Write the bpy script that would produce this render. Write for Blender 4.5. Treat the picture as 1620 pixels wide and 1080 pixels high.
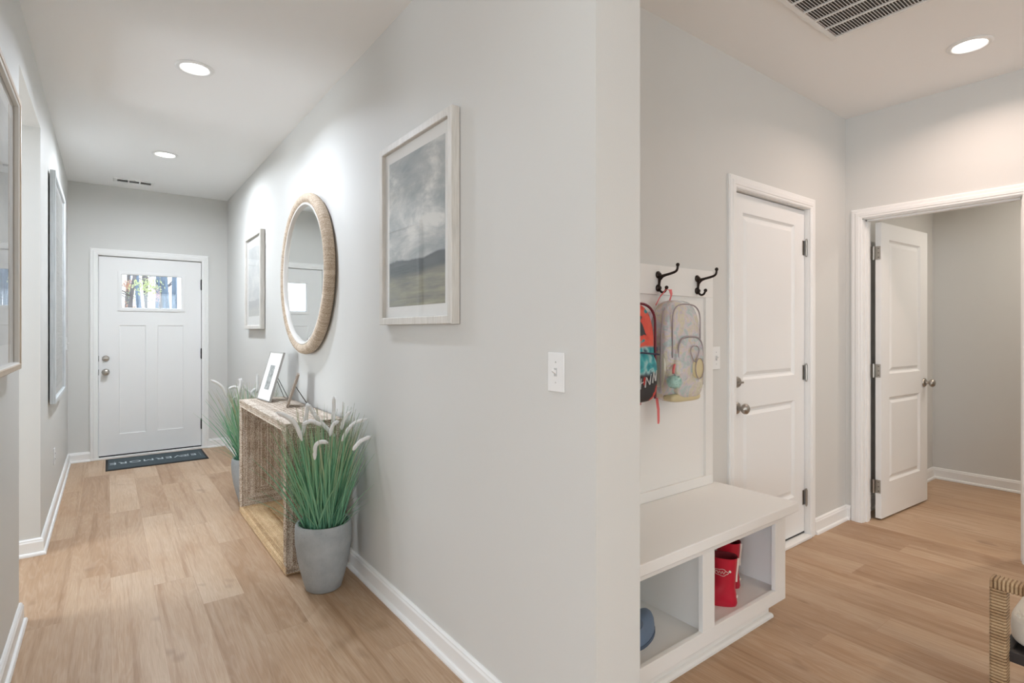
import bpy, bmesh, math, random
from mathutils import Vector, Matrix
random.seed(11)
PI = math.pi
sc = bpy.context.scene
COL = sc.collection
for o in list(bpy.data.objects):
    bpy.data.objects.remove(o, do_unlink=True)

# ------------------------------------------------------------ camera
F_PX = 851.6
cam_d = bpy.data.cameras.new('camera'); cam = bpy.data.objects.new('camera', cam_d); COL.objects.link(cam)
cam_d.sensor_fit = 'HORIZONTAL'; cam_d.sensor_width = 36.0
cam_d.lens = F_PX / 1620 * 36.0
cam_d.shift_y = -18 / 1620
cam_d.clip_start = 0.02
cam.location = (0, 0, 1.29)
cam.rotation_euler = (PI / 2, 0, -math.atan2(639, 851.6))
sc.camera = cam
# ------------------------------------------------------------ view
sc.view_settings.view_transform = 'Standard'
sc.view_settings.look = 'None'
sc.view_settings.gamma = 1
sc.view_settings.use_curve_mapping = False
sc.view_settings.exposure = 0.09
try:
    sc.cycles.use_denoising = True
    sc.cycles.denoiser = 'OPENIMAGEDENOISE'
    sc.cycles.max_bounces = 12
    sc.cycles.diffuse_bounces = 6
    sc.cycles.transparent_max_bounces = 12
    sc.cycles.sample_clamp_indirect = 6
    sc.cycles.caustics_reflective = False
    sc.cycles.caustics_refractive = False
except Exception:
    pass
# ------------------------------------------------------------ world (bright overcast sky)
world = bpy.data.worlds.new('world'); sc.world = world; world.use_nodes = True
wn = world.node_tree.nodes; wl = world.node_tree.links
bg = wn['Background']
geo = wn.new('ShaderNodeTexCoord'); sep = wn.new('ShaderNodeSeparateXYZ'); rmp = wn.new('ShaderNodeValToRGB')
rmp.color_ramp.elements[0].position = 0.0; rmp.color_ramp.elements[0].color = (.82, .88, .95, 1)
rmp.color_ramp.elements[1].position = 0.6; rmp.color_ramp.elements[1].color = (.62, .78, 1, 1)
wl.new(geo.outputs['Generated'], sep.inputs[0]); wl.new(sep.outputs[2], rmp.inputs[0]); wl.new(rmp.outputs[0], bg.inputs[0])
bg.inputs[1].default_value = 1.9  # scaled below
# ------------------------------------------------------------ daylight through unseen windows of the big room behind the camera; added passage fill
ONLY = None
G = dict(rear=(.22,.28,.30), left=(1.32,1.45,1.60), rear_fill=(.98,.86,.70), mouth=(.10,.12,.13), hall1=(1.15,1.28,1.48), hall2=(2.55,2.75,3.0), nook=(.60,.47,.41), passage=(1.1,1.2,1.3), closet=(1.3,1.18,1.06), sky=(1.5,1.5,1.5))   # light colours and strengths
def LG(g, watts):
    c = G[g]; k = max(c)
    if ONLY and g != ONLY: return 0.0, (1, 1, 1)
    return watts*k, tuple(v/k for v in c)
def area(name, loc, target, sx, sy, watts, grp):
    d = bpy.data.lights.new(name, 'AREA'); d.shape = 'RECTANGLE'; d.size = sx; d.size_y = sy
    d.energy, d.color = LG(grp, watts)
    o = bpy.data.objects.new(name, d); COL.objects.link(o); o.location = loc
    o.rotation_euler = (Vector(target) - Vector(loc)).to_track_quat('-Z', 'Y').to_euler()
    return o
area('unseen_daylight', (-2.2, -5.35, 1.45), (-2.2, 0, 1.4), 2.0, 1.7, 74, 'rear')
area('unseen_daylight', (2.0, -5.35, 1.45), (2.0, 0, 1.4), 2.4, 1.7, 64, 'rear')
area('unseen_daylight', (-5.35, -1.95, 1.45), (0, -1.95, 1.4), 3.3, 1.7, 80, 'left')
area('unseen_daylight', (-2.44, 3.65, 1.35), (0, 3.65, 1.3), 1.1, 1.7, 40, 'passage')  # added fill in front of a solid wall, brightens the hall; no window here
CAN_HALL = 11.0      # recessed lamps, watts
CAN_NOOK = 13.0
FILL_REAR = 17.0  # unseen lamps added for extra light
bg.inputs[1].default_value *= (max(G['sky']) if ONLY in (None, 'sky') else 0)

# ============================================================ helpers
class MB:
    def __init__(self): self.v = []; self.f = []; self.t = []; self.uv = False
    def add(self, verts, faces, tone=0.5):
        n = len(self.v); self.v += [tuple(p) for p in verts]
        for f in faces: self.f.append([i + n for i in f]); self.t.append(tone)
        return self
    def box(self, a, b, tone=.5):
        x0, y0, z0 = [min(a[i], b[i]) for i in range(3)]; x1, y1, z1 = [max(a[i], b[i]) for i in range(3)]
        return self.add([(x0,y0,z0),(x1,y0,z0),(x1,y1,z0),(x0,y1,z0),(x0,y0,z1),(x1,y0,z1),(x1,y1,z1),(x0,y1,z1)],
                        [(0,3,2,1),(4,5,6,7),(0,1,5,4),(1,2,6,5),(2,3,7,6),(3,0,4,7)], tone)
    def tube(self, pts, r, n=8, caps=True, flat=1.0, tone=.5, up=None):
        pts = [Vector(p) for p in pts]; m = len(pts)
        rr = r if hasattr(r, '__len__') else [r] * m
        rings = []; prev = None
        for i, p in enumerate(pts):
            d = (pts[min(i+1, m-1)] - pts[max(i-1, 0)])
            if d.length < 1e-9: d = Vector((0,0,1))
            d.normalize()
            if prev is None:
                ref = Vector(up) if up else (Vector((0,0,1)) if abs(d.z) < .9 else Vector((1,0,0)))
                a = d.cross(ref).normalized()
            else:
                a = (prev - d * prev.dot(d)).normalized()
            prev = a; b = d.cross(a).normalized()
            rings.append([p + (a * math.cos(2*PI*k/n) + b * math.sin(2*PI*k/n) * flat) * rr[i] for k in range(n)])
        verts = [q for ring in rings for q in ring]; faces = []
        for i in range(m-1):
            for k in range(n):
                faces.append((i*n+k, i*n+(k+1) % n, (i+1)*n+(k+1) % n, (i+1)*n+k))
        if caps:
            faces.append(tuple(range(n))[::-1]); faces.append(tuple((m-1)*n+k for k in range(n)))
        return self.add(verts, faces, tone)
    def lathe(self, prof, n=32, M=None, tone=.5, close=False):
        # prof: (r, z); axis z, M maps to place
        M = M or Matrix.Identity(4); verts = []; faces = []
        for r, z in prof:
            for k in range(n):
                verts.append(M @ Vector((r*math.cos(2*PI*k/n), r*math.sin(2*PI*k/n), z)))
        m = len(prof)
        for i in range(m-1):
            for k in range(n):
                faces.append((i*n+k, i*n+(k+1) % n, (i+1)*n+(k+1) % n, (i+1)*n+k))
        if close:
            faces.append(tuple(range(n))[::-1]); faces.append(tuple((m-1)*n+k for k in range(n)))
        return self.add(verts, faces, tone)
    def sphere(self, c, r, n=14, m=9, sc_=(1,1,1), tone=.5, pw=1.0):
        c = Vector(c); verts = []; faces = []
        def sp(v): return math.copysign(abs(v) ** pw, v)
        for i in range(m+1):
            th = PI * i / m
            for k in range(n):
                ph = 2*PI*k/n
                verts.append(c + Vector((r*sc_[0]*sp(math.sin(th))*sp(math.cos(ph)), r*sc_[1]*sp(math.sin(th))*sp(math.sin(ph)), r*sc_[2]*sp(math.cos(th)))))
        for i in range(m):
            for k in range(n):
                faces.append((i*n+k, i*n+(k+1) % n, (i+1)*n+(k+1) % n, (i+1)*n+k))
        return self.add(verts, faces, tone)
    def sweep(self, path, prof, fn, closed=False, tone=.5):
        """mitred sweep. path: 2-D points; prof: (offset to the right of travel, height); fn maps (a, b, h) to xyz"""
        P = [Vector((p[0], p[1])) for p in path]; m = len(P); rings = []
        for i, p in enumerate(P):
            def nrm(a, b):
                d = (b - a).normalized(); return Vector((d.y, -d.x))
            if closed or 0 < i < m-1:
                n1 = nrm(P[i-1], p); n2 = nrm(p, P[(i+1) % m])
                mv = (n1 + n2); mv = mv / max(1e-6, mv.dot(n1))
            elif i == 0: mv = nrm(P[0], P[1])
            else: mv = nrm(P[m-2], P[m-1])
            rings.append([fn(p.x + mv.x*o, p.y + mv.y*o, h) for o, h in prof])
        k = len(prof); verts = [q for r in rings for q in r]; faces = []
        for i in range(m if closed else m-1):
            j = (i+1) % m
            for q in range(k):
                faces.append((i*k+q, i*k+(q+1) % k, j*k+(q+1) % k, j*k+q))
        if not closed:
            faces.append(tuple(range(k))); faces.append(tuple((m-1)*k+q for q in range(k))[::-1])
        return self.add(verts, faces, tone)
    def build(self, name, m, parent=None, smooth=None, bevel=0, recalc=True, kind=None, tones=False):
        me = bpy.data.meshes.new(name); me.from_pydata(self.v, [], self.f); me.update()
        if tones:
            at = me.attributes.new('tone', 'FLOAT', 'FACE')
            at.data.foreach_set('value', self.t)
        if recalc:
            bm = bmesh.new(); bm.from_mesh(me)
            bmesh.ops.recalc_face_normals(bm, faces=bm.faces); bm.to_mesh(me); bm.free()
        if smooth is not None:
            me.shade_smooth()
            if smooth < 180: me.set_sharp_from_angle(angle=math.radians(smooth))
        if m: me.materials.append(m)
        o = bpy.data.objects.new(name, me); COL.objects.link(o)
        if parent: o.parent = parent
        if bevel:
            b = o.modifiers.new('bevel', 'BEVEL'); b.width = bevel; b.segments = 2; b.limit_method = 'ANGLE'
        if kind: o['kind'] = kind
        return o
def tag(o, label, cat, group=None, kind=None):
    o['label'] = label; o['category'] = cat
    if group: o['group'] = group
    if kind: o['kind'] = kind
    return o
def empty(name, loc, rz=0, rx=0, ry=0):
    o = bpy.data.objects.new(name, None); COL.objects.link(o); o.location = loc; o.rotation_euler = (rx, ry, rz)
    o.empty_display_size = .05
    return o
def struct(o): o['kind'] = 'structure'; return o
def copy_tree(o, parent=None):
    c = o.copy(); COL.objects.link(c); c.parent = parent
    for ch in [x for x in bpy.data.objects if x.parent == o]: copy_tree(ch, c)
    return c
def wrapped_bar(mb, p0, p1, w, h, pitch=.0085, side=(1,0,0), amp=.0022):
    """square bar wound with cord: every turn bulges a little"""
    p0 = Vector(p0); p1 = Vector(p1); d = (p1-p0); L = d.length; d.normalize()
    a = Vector(side); a = (a - d*a.dot(d)).normalized(); b = d.cross(a)
    n = max(2, int(L/pitch)); verts = []; faces = []; c = .004
    pts2 = [(-w/2+c,-h/2),(w/2-c,-h/2),(w/2,-h/2+c),(w/2,h/2-c),(w/2-c,h/2),(-w/2+c,h/2),(-w/2,h/2-c),(-w/2,-h/2+c)]
    rows = []
    for i in range(n):
        rows += [(i/n, 0), ((i+.25)/n, amp), ((i+.75)/n, amp)]
    rows.append((1, 0))
    for t, e in rows:   # every turn
        for x, y in pts2:
            k = 1 + e*2/min(w, h)
            verts.append(p0 + d*(t*L) + a*x*k + b*y*k)
    for i in range(len(rows)-1):
        for k in range(8): faces.append((i*8+k, i*8+(k+1) % 8, (i+1)*8+(k+1) % 8, (i+1)*8+k))
    faces.append(tuple(range(8))[::-1]); faces.append(tuple((len(rows)-1)*8+k for k in range(8)))
    nv = len(mb.v); mb.v += [tuple(v) for v in verts]
    for i, f in enumerate(faces): mb.f.append([q+nv for q in f]); mb.t.append((.0 if (i//8) % 3 == 2 else .55) + .4*abs(math.sin((i//24)*12.9898)))  # groove side of each turn toned dark, crease shade put into the colour

# ============================================================ materials
def mat(name, color, rough=.5, metal=0, spec=.5, **kw):
    m = bpy.data.materials.new(name); m.use_nodes = True
    b = m.node_tree.nodes['Principled BSDF']
    b.inputs['Base Color'].default_value = (*color, 1); b.inputs['Roughness'].default_value = rough
    b.inputs['Metallic'].default_value = metal; b.inputs['Specular IOR Level'].default_value = spec
    for k, v in kw.items(): b.inputs[k.replace('_', ' ')].default_value = v
    return m
class N:
    """tiny node-building helper"""
    def __init__(s, m): s.m = m; s.n = m.node_tree.nodes; s.l = m.node_tree.links; s.b = s.n.get('Principled BSDF')
    def new(s, t, **kw):
        x = s.n.new('ShaderNode' + t)
        for k, v in kw.items(): setattr(x, k, v)
        return x
    def link(s, a, b): s.l.new(a, b)
    def coord(s, out='Object', scale=(1,1,1), loc=(0,0,0), rot=(0,0,0)):
        t = s.new('TexCoord'); mp = s.new('Mapping'); s.link(t.outputs[out], mp.inputs[0])
        mp.inputs['Scale'].default_value = scale; mp.inputs['Location'].default_value = loc; mp.inputs['Rotation'].default_value = rot
        return mp.outputs[0]
    def noise(s, vec, scale=5, detail=4, rough=.5, dist=0):
        t = s.new('TexNoise'); s.link(vec, t.inputs['Vector']); t.inputs['Scale'].default_value = scale
        t.inputs['Detail'].default_value = detail; t.inputs['Roughness'].default_value = rough; t.inputs['Distortion'].default_value = dist
        return t.outputs['Fac']
    def ramp(s, fac, stops, interp='LINEAR'):
        r = s.new('ValToRGB'); s.link(fac, r.inputs[0]); e = r.color_ramp.elements; r.color_ramp.interpolation = interp
        while len(e) < len(stops): e.new(.5)
        for i, (p, c) in enumerate(stops):
            e[i].position = p; e[i].color = (*c, 1) if len(c) == 3 else c
        return r.outputs[0]
    def mix(s, fac, a, b, mode='MIX'):
        x = s.new('Mix', data_type='RGBA', blend_type=mode)
        for i, v in ((0, fac), (6, a), (7, b)):
            if isinstance(v, (int, float)): x.inputs[i].default_value = v
            elif isinstance(v, tuple): x.inputs[i].default_value = (*v, 1)
            else: s.link(v, x.inputs[i])
        return x.outputs[2]
    def math(s, op, a, b=0.0):
        x = s.new('Math', operation=op)
        for i, v in ((0, a), (1, b)):
            if isinstance(v, (int, float)): x.inputs[i].default_value = v
            else: s.link(v, x.inputs[i])
        return x.outputs[0]
    def bump(s, h, strength=.2, dist=.01):
        b = s.new('Bump'); s.link(h, b.inputs['Height']); b.inputs['Strength'].default_value = strength
        b.inputs['Distance'].default_value = dist; s.link(b.outputs[0], s.b.inputs['Normal']); return b
    def base(s, c): s.link(c, s.b.inputs['Base Color'])

def paint(name, color, rough, bump=.05, scale=220):
    m = mat(name, color, rough, spec=.35); n = N(m); n.bump(n.noise(n.coord(), scale, 3), bump, .002); return m
WALL = paint('greige_wall_paint', (.640, .635, .610), .55, .10)
CEIL = paint('ceiling_white', (.88, .88, .875), .8, .08)
TRIM = paint('white_semi_gloss', (.83, .825, .81), .32, .02, 60)
DOORW = paint('white_door_paint', (.82, .82, .81), .35, .02, 60)
BENCHW = paint('white_cabinet_paint', (.80, .79, .765), .35, .02, 60)
NICKEL = mat('satin_nickel', (.42, .39, .35), .28, 1)
BLACKM = mat('black_hinge_metal', (.02, .02, .022), .45, .6)
BRONZE = mat('oil_rubbed_bronze', (.035, .026, .022), .33, .85)
PLASTIC = mat('white_plastic', (.80, .80, .79), .3)
DARKSLOT = mat('dark_slot', (.03, .03, .03), .7)
LENS = mat('lamp_lens', (1, 1, 1), .4); LENS.node_tree.nodes['Principled BSDF'].inputs['Emission Color'].default_value = (1, .97, .92, 1)
LENS.node_tree.nodes['Principled BSDF'].inputs['Emission Strength'].default_value = 9

def floor_mat():
    m = mat('oak_plank_floor', (.5,.36,.24), .42, spec=.4); n = N(m)
    at = n.new('Attribute', attribute_name='tone', attribute_type='GEOMETRY')
    tn = at.outputs['Fac']
    t = n.new('TexCoord'); sp = n.new('SeparateXYZ'); n.link(t.outputs['Object'], sp.inputs[0])
    off = n.math('MULTIPLY', tn, 37.0)
    cb = n.new('CombineXYZ'); n.link(n.math('ADD', sp.outputs[0], off), cb.inputs[0]); n.link(n.math('ADD', sp.outputs[1], off), cb.inputs[1]); n.link(off, cb.inputs[2])
    def sv(s3):
        mp = n.new('Mapping'); n.link(cb.outputs[0], mp.inputs[0]); mp.inputs['Scale'].default_value = s3; return mp.outputs[0]
    fine = n.noise(sv((230, 9, 1)), 1, 4, .6)
    ring = n.noise(sv((8, .8, 1)), 1, 3, .55, .7)
    wv = n.math('SINE', n.math('MULTIPLY', ring, 90.0))
    blot = n.noise(sv((4.5, 1.5, 1)), 1, 3, .6)
    stk = n.noise(sv((26, .75, 1)), 1, 4, .65)
    knot = n.noise(sv((7, 4, 1)), 1, 2, .5)
    toned = n.ramp(tn, [(0, (.40,.26,.16)), (.35, (.47,.325,.212)), (.7, (.55,.40,.275)), (1, (.62,.475,.345))])
    c = n.mix(n.ramp(blot, [(.3, (0,0,0)), (.75, (1,1,1))]), toned, n.mix(1.0, toned, (.80, .70, .60), 'MULTIPLY'))
    c = n.mix(n.ramp(fine, [(.35, (.55,.55,.55)), (.65, (0,0,0))]), c, n.mix(1.0, c, (.74, .68, .60), 'MULTIPLY'))
    c = n.mix(n.ramp(wv, [(0, (0,0,0)), (1, (.08,.08,.08))]), c, (.80, .68, .56))
    c = n.mix(n.ramp(stk, [(.52, (0,0,0)), (.70, (.6,.6,.6))]), c, n.mix(1.0, c, (.62, .50, .38), 'MULTIPLY'))
    c = n.mix(n.ramp(knot, [(.68, (0,0,0)), (.80, (.6,.6,.6))]), c, (.20, .11, .06))
    n.base(c)
    n.link(n.ramp(fine, [(0, (.36,.36,.36)), (1, (.5,.5,.5))]), n.b.inputs['Roughness'])
    n.bump(fine, .06, .002)
    return m
FLOOR = floor_mat()

def glass_mat(name, ior=1.5, tint=(1,1,1), extra=1.0):
    m = bpy.data.materials.new(name); m.use_nodes = True; n = N(m); n.n.remove(n.b)
    ge = n.new('NewGeometry'); dt = n.new('VectorMath', operation='DOT_PRODUCT'); n.link(ge.outputs['Incoming'], dt.inputs[0]); n.link(ge.outputs['Normal'], dt.inputs[1])
    c1 = n.math('SUBTRACT', 1.0, n.math('ABSOLUTE', dt.outputs['Value'])); r0 = ((ior-1)/(ior+1))**2
    fr = n.math('ADD', n.math('MULTIPLY', n.math('POWER', c1, 5.0), 1-r0), r0*1.6)
    tr = n.new('BsdfTransparent'); tr.inputs[0].default_value = (*tint, 1)
    gl = n.new('BsdfGlossy'); gl.inputs['Roughness'].default_value = 0.005
    mx = n.new('MixShader'); n.link(n.math('MULTIPLY', fr, extra), mx.inputs[0])
    n.link(tr.outputs[0], mx.inputs[1]); n.link(gl.outputs[0], mx.inputs[2])
    n.link(mx.outputs[0], n.n['Material Output'].inputs[0]); return m
GLASS = glass_mat('picture_glass')
PANE = glass_mat('window_glass', 1.45)
MIRROR = mat('silvered_mirror', (.93, .95, .94), .01, 1)

def rope_mat(name, dark, mid, light, coarse=260):
    m = mat(name, mid, .62, spec=.35); n = N(m)
    at = n.new('Attribute', attribute_name='tone', attribute_type='GEOMETRY')
    v = n.coord('Object')
    a = n.noise(v, coarse, 2, .6); b = n.noise(v, 14, 3, .6)
    f = n.math('ADD', n.math('MULTIPLY', a, .72), n.math('MULTIPLY', at.outputs['Fac'], .10))
    f = n.math('ADD', f, n.math('MULTIPLY', b, .20))
    n.base(n.ramp(f, [(.38, dark), (.50, mid), (.62, light)])); n.bump(a, .6, .003); return m
SEAGRASS = rope_mat('pale_rope', (.19,.12,.075), (.52,.42,.32), (.86,.80,.73), 190)  # cream-brown cord, pale stop raised towards white to mimic the top's sheen
HONEY = rope_mat('golden_rope', (.28,.16,.075), (.56,.38,.20), (.74,.58,.38))
ROPE_RING = rope_mat('natural_cord', (.34,.25,.17), (.53,.42,.31), (.70,.60,.49), 250)
WICKER = None  #, (.20,.115,.055), (.42,.28,.16), (.60,.45,.29), 300)
def wicker_mat():
    m = mat('wicker_cord', (.4,.28,.16), .55); n = N(m); at = n.new('Attribute', attribute_name='tone', attribute_type='GEOMETRY')
    f = n.math('ADD', n.math('MULTIPLY', at.outputs['Fac'], .55), n.math('MULTIPLY', n.noise(n.coord(), 220, 2, .6), .45))
    n.base(n.ramp(f, [(.15, (.13,.07,.032)), (.5, (.33,.21,.11)), (.85, (.52,.38,.23))])); return m
WICKER = wicker_mat()
def frame_wood(name, a, b, sc_=(40, 40, 3)):
    m = mat(name, a, .45); n = N(m); g = n.noise(n.coord('Object', sc_), 3, 4, .6)
    n.base(n.ramp(g, [(.3, a), (.7, b)])); n.bump(g, .08, .002); return m
CHAMP = frame_wood('pale_champagne_wood', (.56,.53,.48), (.70,.675,.63))
TAUPE = frame_wood('taupe_wood', (.25,.19,.145), (.36,.29,.225))
SILVER = frame_wood('silvery_wood', (.50,.53,.54), (.66,.69,.70))
OAKTAN = frame_wood('tan_frame_wood', (.46,.355,.25), (.58,.465,.345))
MATB = mat('mat_board', (.80,.79,.76), .8)
CONCRETE = mat('grey_concrete', (.3,.32,.33), .75)
n = N(CONCRETE); f1 = n.noise(n.coord(), 9, 6, .65); f2 = n.noise(n.coord(), 90, 3)
n.base(n.mix(n.ramp(f2, [(.62, (0,0,0)), (.8, (.5,.5,.5))]), n.ramp(f1, [(.3, (.31,.335,.35)), (.7, (.43,.455,.465))]), (.2,.21,.215))); n.bump(f2, .25, .004)
SOIL = mat('dark_moss', (.012, .022, .012), .95)

def art_landscape(name, horizon, pale):
    m = mat(name, (.5,.5,.5), .7); n = N(m); v = n.coord('Generated'); sp = n.new('SeparateXYZ'); n.link(v, sp.inputs[0])
    z = sp.outputs[2]
    cl = n.noise(n.coord('Generated', (1, 2.2, 3.2)), 1.6, 7, .62, .4)
    sky = n.ramp(cl, [(.32, (.27,.30,.31)), (.48, (.42,.44,.43)), (.62, (.70,.69,.65))])
    gr = n.noise(n.coord('Generated', (1, 3, 14)), 2.2, 6, .65)
    gnd = n.ramp(gr, [(.3, (.155,.165,.16)), (.55, (.30,.29,.215)), (.75, (.42,.40,.30))])
    edge = n.noise(n.coord('Generated', (1, 22, 1)), 1, 5, .6)
    line = n.math('SUBTRACT', z, n.math('ADD', n.math('MULTIPLY', edge, .16), horizon-.075))
    isky = n.ramp(line, [(0, (0,0,0)), (.012, (1,1,1))])
    dk = n.ramp(line, [(0, (0,0,0)), (.5, (0,0,0))])
    below = n.math('ADD', line, .13)
    tree = n.ramp(below, [(0, (0,0,0)), (.06, (1,1,1))])
    g2 = n.mix(tree, gnd, n.mix(gr, (.05,.06,.065), (.15,.16,.165)))
    c = n.mix(isky, g2, sky)
    c = n.mix(pale, c, (.72,.72,.70)); n.base(c); return m
ART_BIG = art_landscape('misty_landscape_print', .30, .0)
ART_SMALL = art_landscape('pale_landscape_print', .22, .55)
def art_marks(name):
    m = mat(name, (.6,.6,.6), .8); n = N(m)
    a = n.noise(n.coord('Generated', (1, 9, 60)), 2.0, 6, .7, .8)
    b = n.noise(n.coord('Generated', (1, 2, 3)), 2.0, 4, .6)
    c = n.ramp(a, [(.42, (.22,.25,.24)), (.50, (.52,.53,.50)), (.60, (.70,.70,.67))])
    n.base(n.mix(n.ramp(b, [(.35, (1,1,1)), (.6, (.25,.25,.25))]), (.66,.66,.64), c)); return m
ART_MARKS = art_marks('textured_abstract_print')
def art_pale(name):
    m = mat(name, (.6,.6,.6), .8); n = N(m)
    a = n.noise(n.coord('Generated', (1, 2, 3)), 1.8, 6, .6, .5)
    n.base(n.ramp(a, [(.3, (.46,.47,.47)), (.55, (.60,.60,.58)), (.75, (.68,.67,.64))])); return m
ART_PALE = art_pale('pale_wash_print')

# ============================================================ setting
XR, XL, YB, ZC = 1.068, -.312, 6.735, 2.735      # hall right wall, hall left wall, front-door wall, ceiling
YW, XR2, YA, XC = 1.040, 1.251, 1.580, 4.045     # wall end, its far face, nook back wall, closet wall
JN, JF, JH = 3.18, 4.115, 2.455                  # opening in the left wall

# floor: planks run along y, 0.175 wide
def build_floor():
    mb = MB(); rnd = random.Random(5)
    fixed = {0: (3.50, [(-1, .92), (0, .45)]), 1: (3.264, [(0, .95), (-1, .72), (1, .40)]), 2: (2.90, [(0, .93), (-1, .42), (1, .62)]),
             -1: (2.35, [(0, .55), (1, .42)]), 3: (2.45, [(0, .50), (1, .75), (-1, .62)]), 4: (3.05, [(0, .36), (-1, .5)])}
    X0, pitch, L = .010, .175, 1.22
    Y0, Y1, XA, XB = -5.3, 6.86, -5.3, 6.2
    k = math.floor((XA-X0)/pitch)
    while X0 + k*pitch < XB:
        xa, xb = max(XA, X0+k*pitch), min(XB, X0+(k+1)*pitch)
        base = rnd.uniform(0, L); ov = {}
        if k in fixed:
            base = fixed[k][0]; ov = {i: t for i, t in fixed[k][1]}
        i0 = math.floor((Y0-base)/L)
        i = i0
        while base + i*L < Y1:
            ya, yb = max(Y0, base+i*L), min(Y1, base+(i+1)*L)
            t = rnd.choice([.28, .38, .5, .58, .68, .8]) + rnd.uniform(-.06, .06)
            if i in ov: t = ov[i] + rnd.uniform(-.02, .02)
            g = .0005
            mb.add([(xa+g,ya+g,0),(xb-g,ya+g,0),(xb-g,yb-g,0),(xa+g,yb-g,0)], [(0,1,2,3)], t)
            i += 1
        k += 1
    mb.box((XA, Y0, -.06), (XB, Y1, -.0015), .05)
    return struct(mb.build('floor', FLOOR, recalc=False, tones=True))
build_floor()
struct(MB().box((-5.3, -5.3, ZC), (6.2, YB+.14, ZC+.12)).build('ceiling', CEIL))

def wall_boxes(name, boxes, m=WALL):
    mb = MB()
    for a, b in boxes: mb.box(a, b)
    return struct(mb.build(name, m))
wall_boxes('wall_right', [((XR, YW, 0), (XR2, YB, ZC))])
wall_boxes('wall_left', [((XL-.13, 1.60, 0), (XL, JN, ZC)), ((XL-.13, JF, 0), (XL, YB, ZC)), ((XL-.13, JN, JH), (XL, JF, ZC))])
DX0, DX1, DZ = -.074, .814, 2.030     # front-door hole
wall_boxes('wall_back', [((-2.6, YB, 0), (DX0-.02, YB+.14, ZC)), ((DX1+.02, YB, 0), (XR2, YB+.14, ZC)), ((DX0-.02, YB, DZ+.02), (DX1+.02, YB+.14, ZC))])
AX0, AX1, AZ = 2.668, 3.500, 2.040
wall_boxes('wall_nook', [((XR2, YA, 0), (AX0-.02, YA+.12, ZC)), ((AX1+.02, YA, 0), (XC+.12, YA+.12, ZC)), ((AX0-.02, YA, AZ+.02), (AX1+.02, YA+.12, ZC))])
CY0, CY1, CZ = .690, 1.470, 2.030
wall_boxes('wall_closet', [((XC, -5.3, 0), (XC+.12, CY0-.02, ZC)), ((XC, CY1+.02, 0), (XC+.12, YA, ZC)), ((XC, CY0-.02, CZ+.02), (XC+.12, CY1+.02, ZC))])
wall_boxes('wall_closet_side', [((XC+.12, 1.560, 0), (5.90, 1.70, ZC)), ((XC+.12, -.35, 0), (5.90, -.23, ZC))])
wall_boxes('wall_closet_back', [((5.775, -.23, 0), (5.90, 1.560, ZC))])
# side passage behind the opening
wall_boxes('wall_passage', [((-2.6, JN-.65, 0), (-2.48, YB, ZC)), ((-2.48, JF+.5, 0), (XL-.13, JF+.62, ZC)), ((-2.48, JN-.65, 0), (XL-.13, JN-.53, ZC))])
# big room behind the camera, windows in its far walls
wall_boxes('wall_rear', [((-5.3,-5.3,0),(-3.3,-5.18,ZC)), ((-1.1,-5.3,0),(.7,-5.18,ZC)), ((3.3,-5.3,0),(XC,-5.18,ZC)),
                         ((-3.3,-5.3,0),(-1.1,-5.18,.55)), ((-3.3,-5.3,2.35),(-1.1,-5.18,ZC)), ((.7,-5.3,0),(3.3,-5.18,.55)), ((.7,-5.3,2.35),(3.3,-5.18,ZC))])
wall_boxes('wall_far_left', [((-5.3,-5.18,0),(-5.18,-3.7,ZC)), ((-5.3,-.2,0),(-5.18,1.60,ZC)), ((-5.3,-3.7,0),(-5.18,-.2,.55)), ((-5.3,-3.7,2.35),(-5.18,-.2,ZC)),
                             ((-5.3,1.60,0),(XL-.13,1.72,ZC))])

BASE = [(0,0),(.027,0),(.027,.009),(.023,.017),(.015,.020),(.015,.076),(.011,.084),(.011,.089),(.005,.095),(0,.096)]
fz = lambda a, b, h: (a, b, h)
def baseboard(name, path):
    return struct(MB().sweep(path, BASE, fz).build(name, TRIM, smooth=25))
# travel so that "right of travel" points into the room
baseboard('baseboard_right', [(XR, YB), (XR, YW), (XR2, YW), (XR2, 1.23)][::-1] if False else [(.872, YB), (XR, YB), (XR, YW), (XR2, YW), (XR2, 1.225)])
baseboard('baseboard_left', [(XL-.13, JF), (XL, JF), (XL, YB), (-.140, YB)])
baseboard('baseboard_left_near', [(XL, 1.61), (XL, JN), (XL-.13, JN)])
baseboard('baseboard_nook', [(3.572, YA), (XC, YA), (XC, 1.545)])
baseboard('baseboard_closet', [(XC+.12, 1.560), (5.775, 1.560), (5.775, -.23)])
baseboard('baseboard_closet_wall', [(XC, .615), (XC, -5.18)])

CAS = [(0,0),(0,.012),(.006,.016),(.014,.016),(.018,.019),(.036,.019),(.042,.015),(.058,.015),(.062,.011),(.066,.011),(.066,0)]
def casing(name, p0, p1, ztop, fn, flip=False):
    p0, p1, ztop = p0-.005, p1+.005, ztop+.005
    path = [(p0, 0), (p0, ztop), (p1, ztop), (p1, 0)]
    prof = [(-o, h) for o, h in CAS] if not flip else CAS
    return struct(MB().sweep(path, prof, fn).build(name, TRIM, smooth=25))
casing('trim_1', DX0, DX1, DZ, lambda a, b, h: (a, YB-h, b))
casing('trim_2', AX0, AX1, AZ, lambda a, b, h: (a, YA-h, b))
casing('trim_3', CY0, CY1, CZ, lambda a, b, h: (XC-h, a, b))
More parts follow.
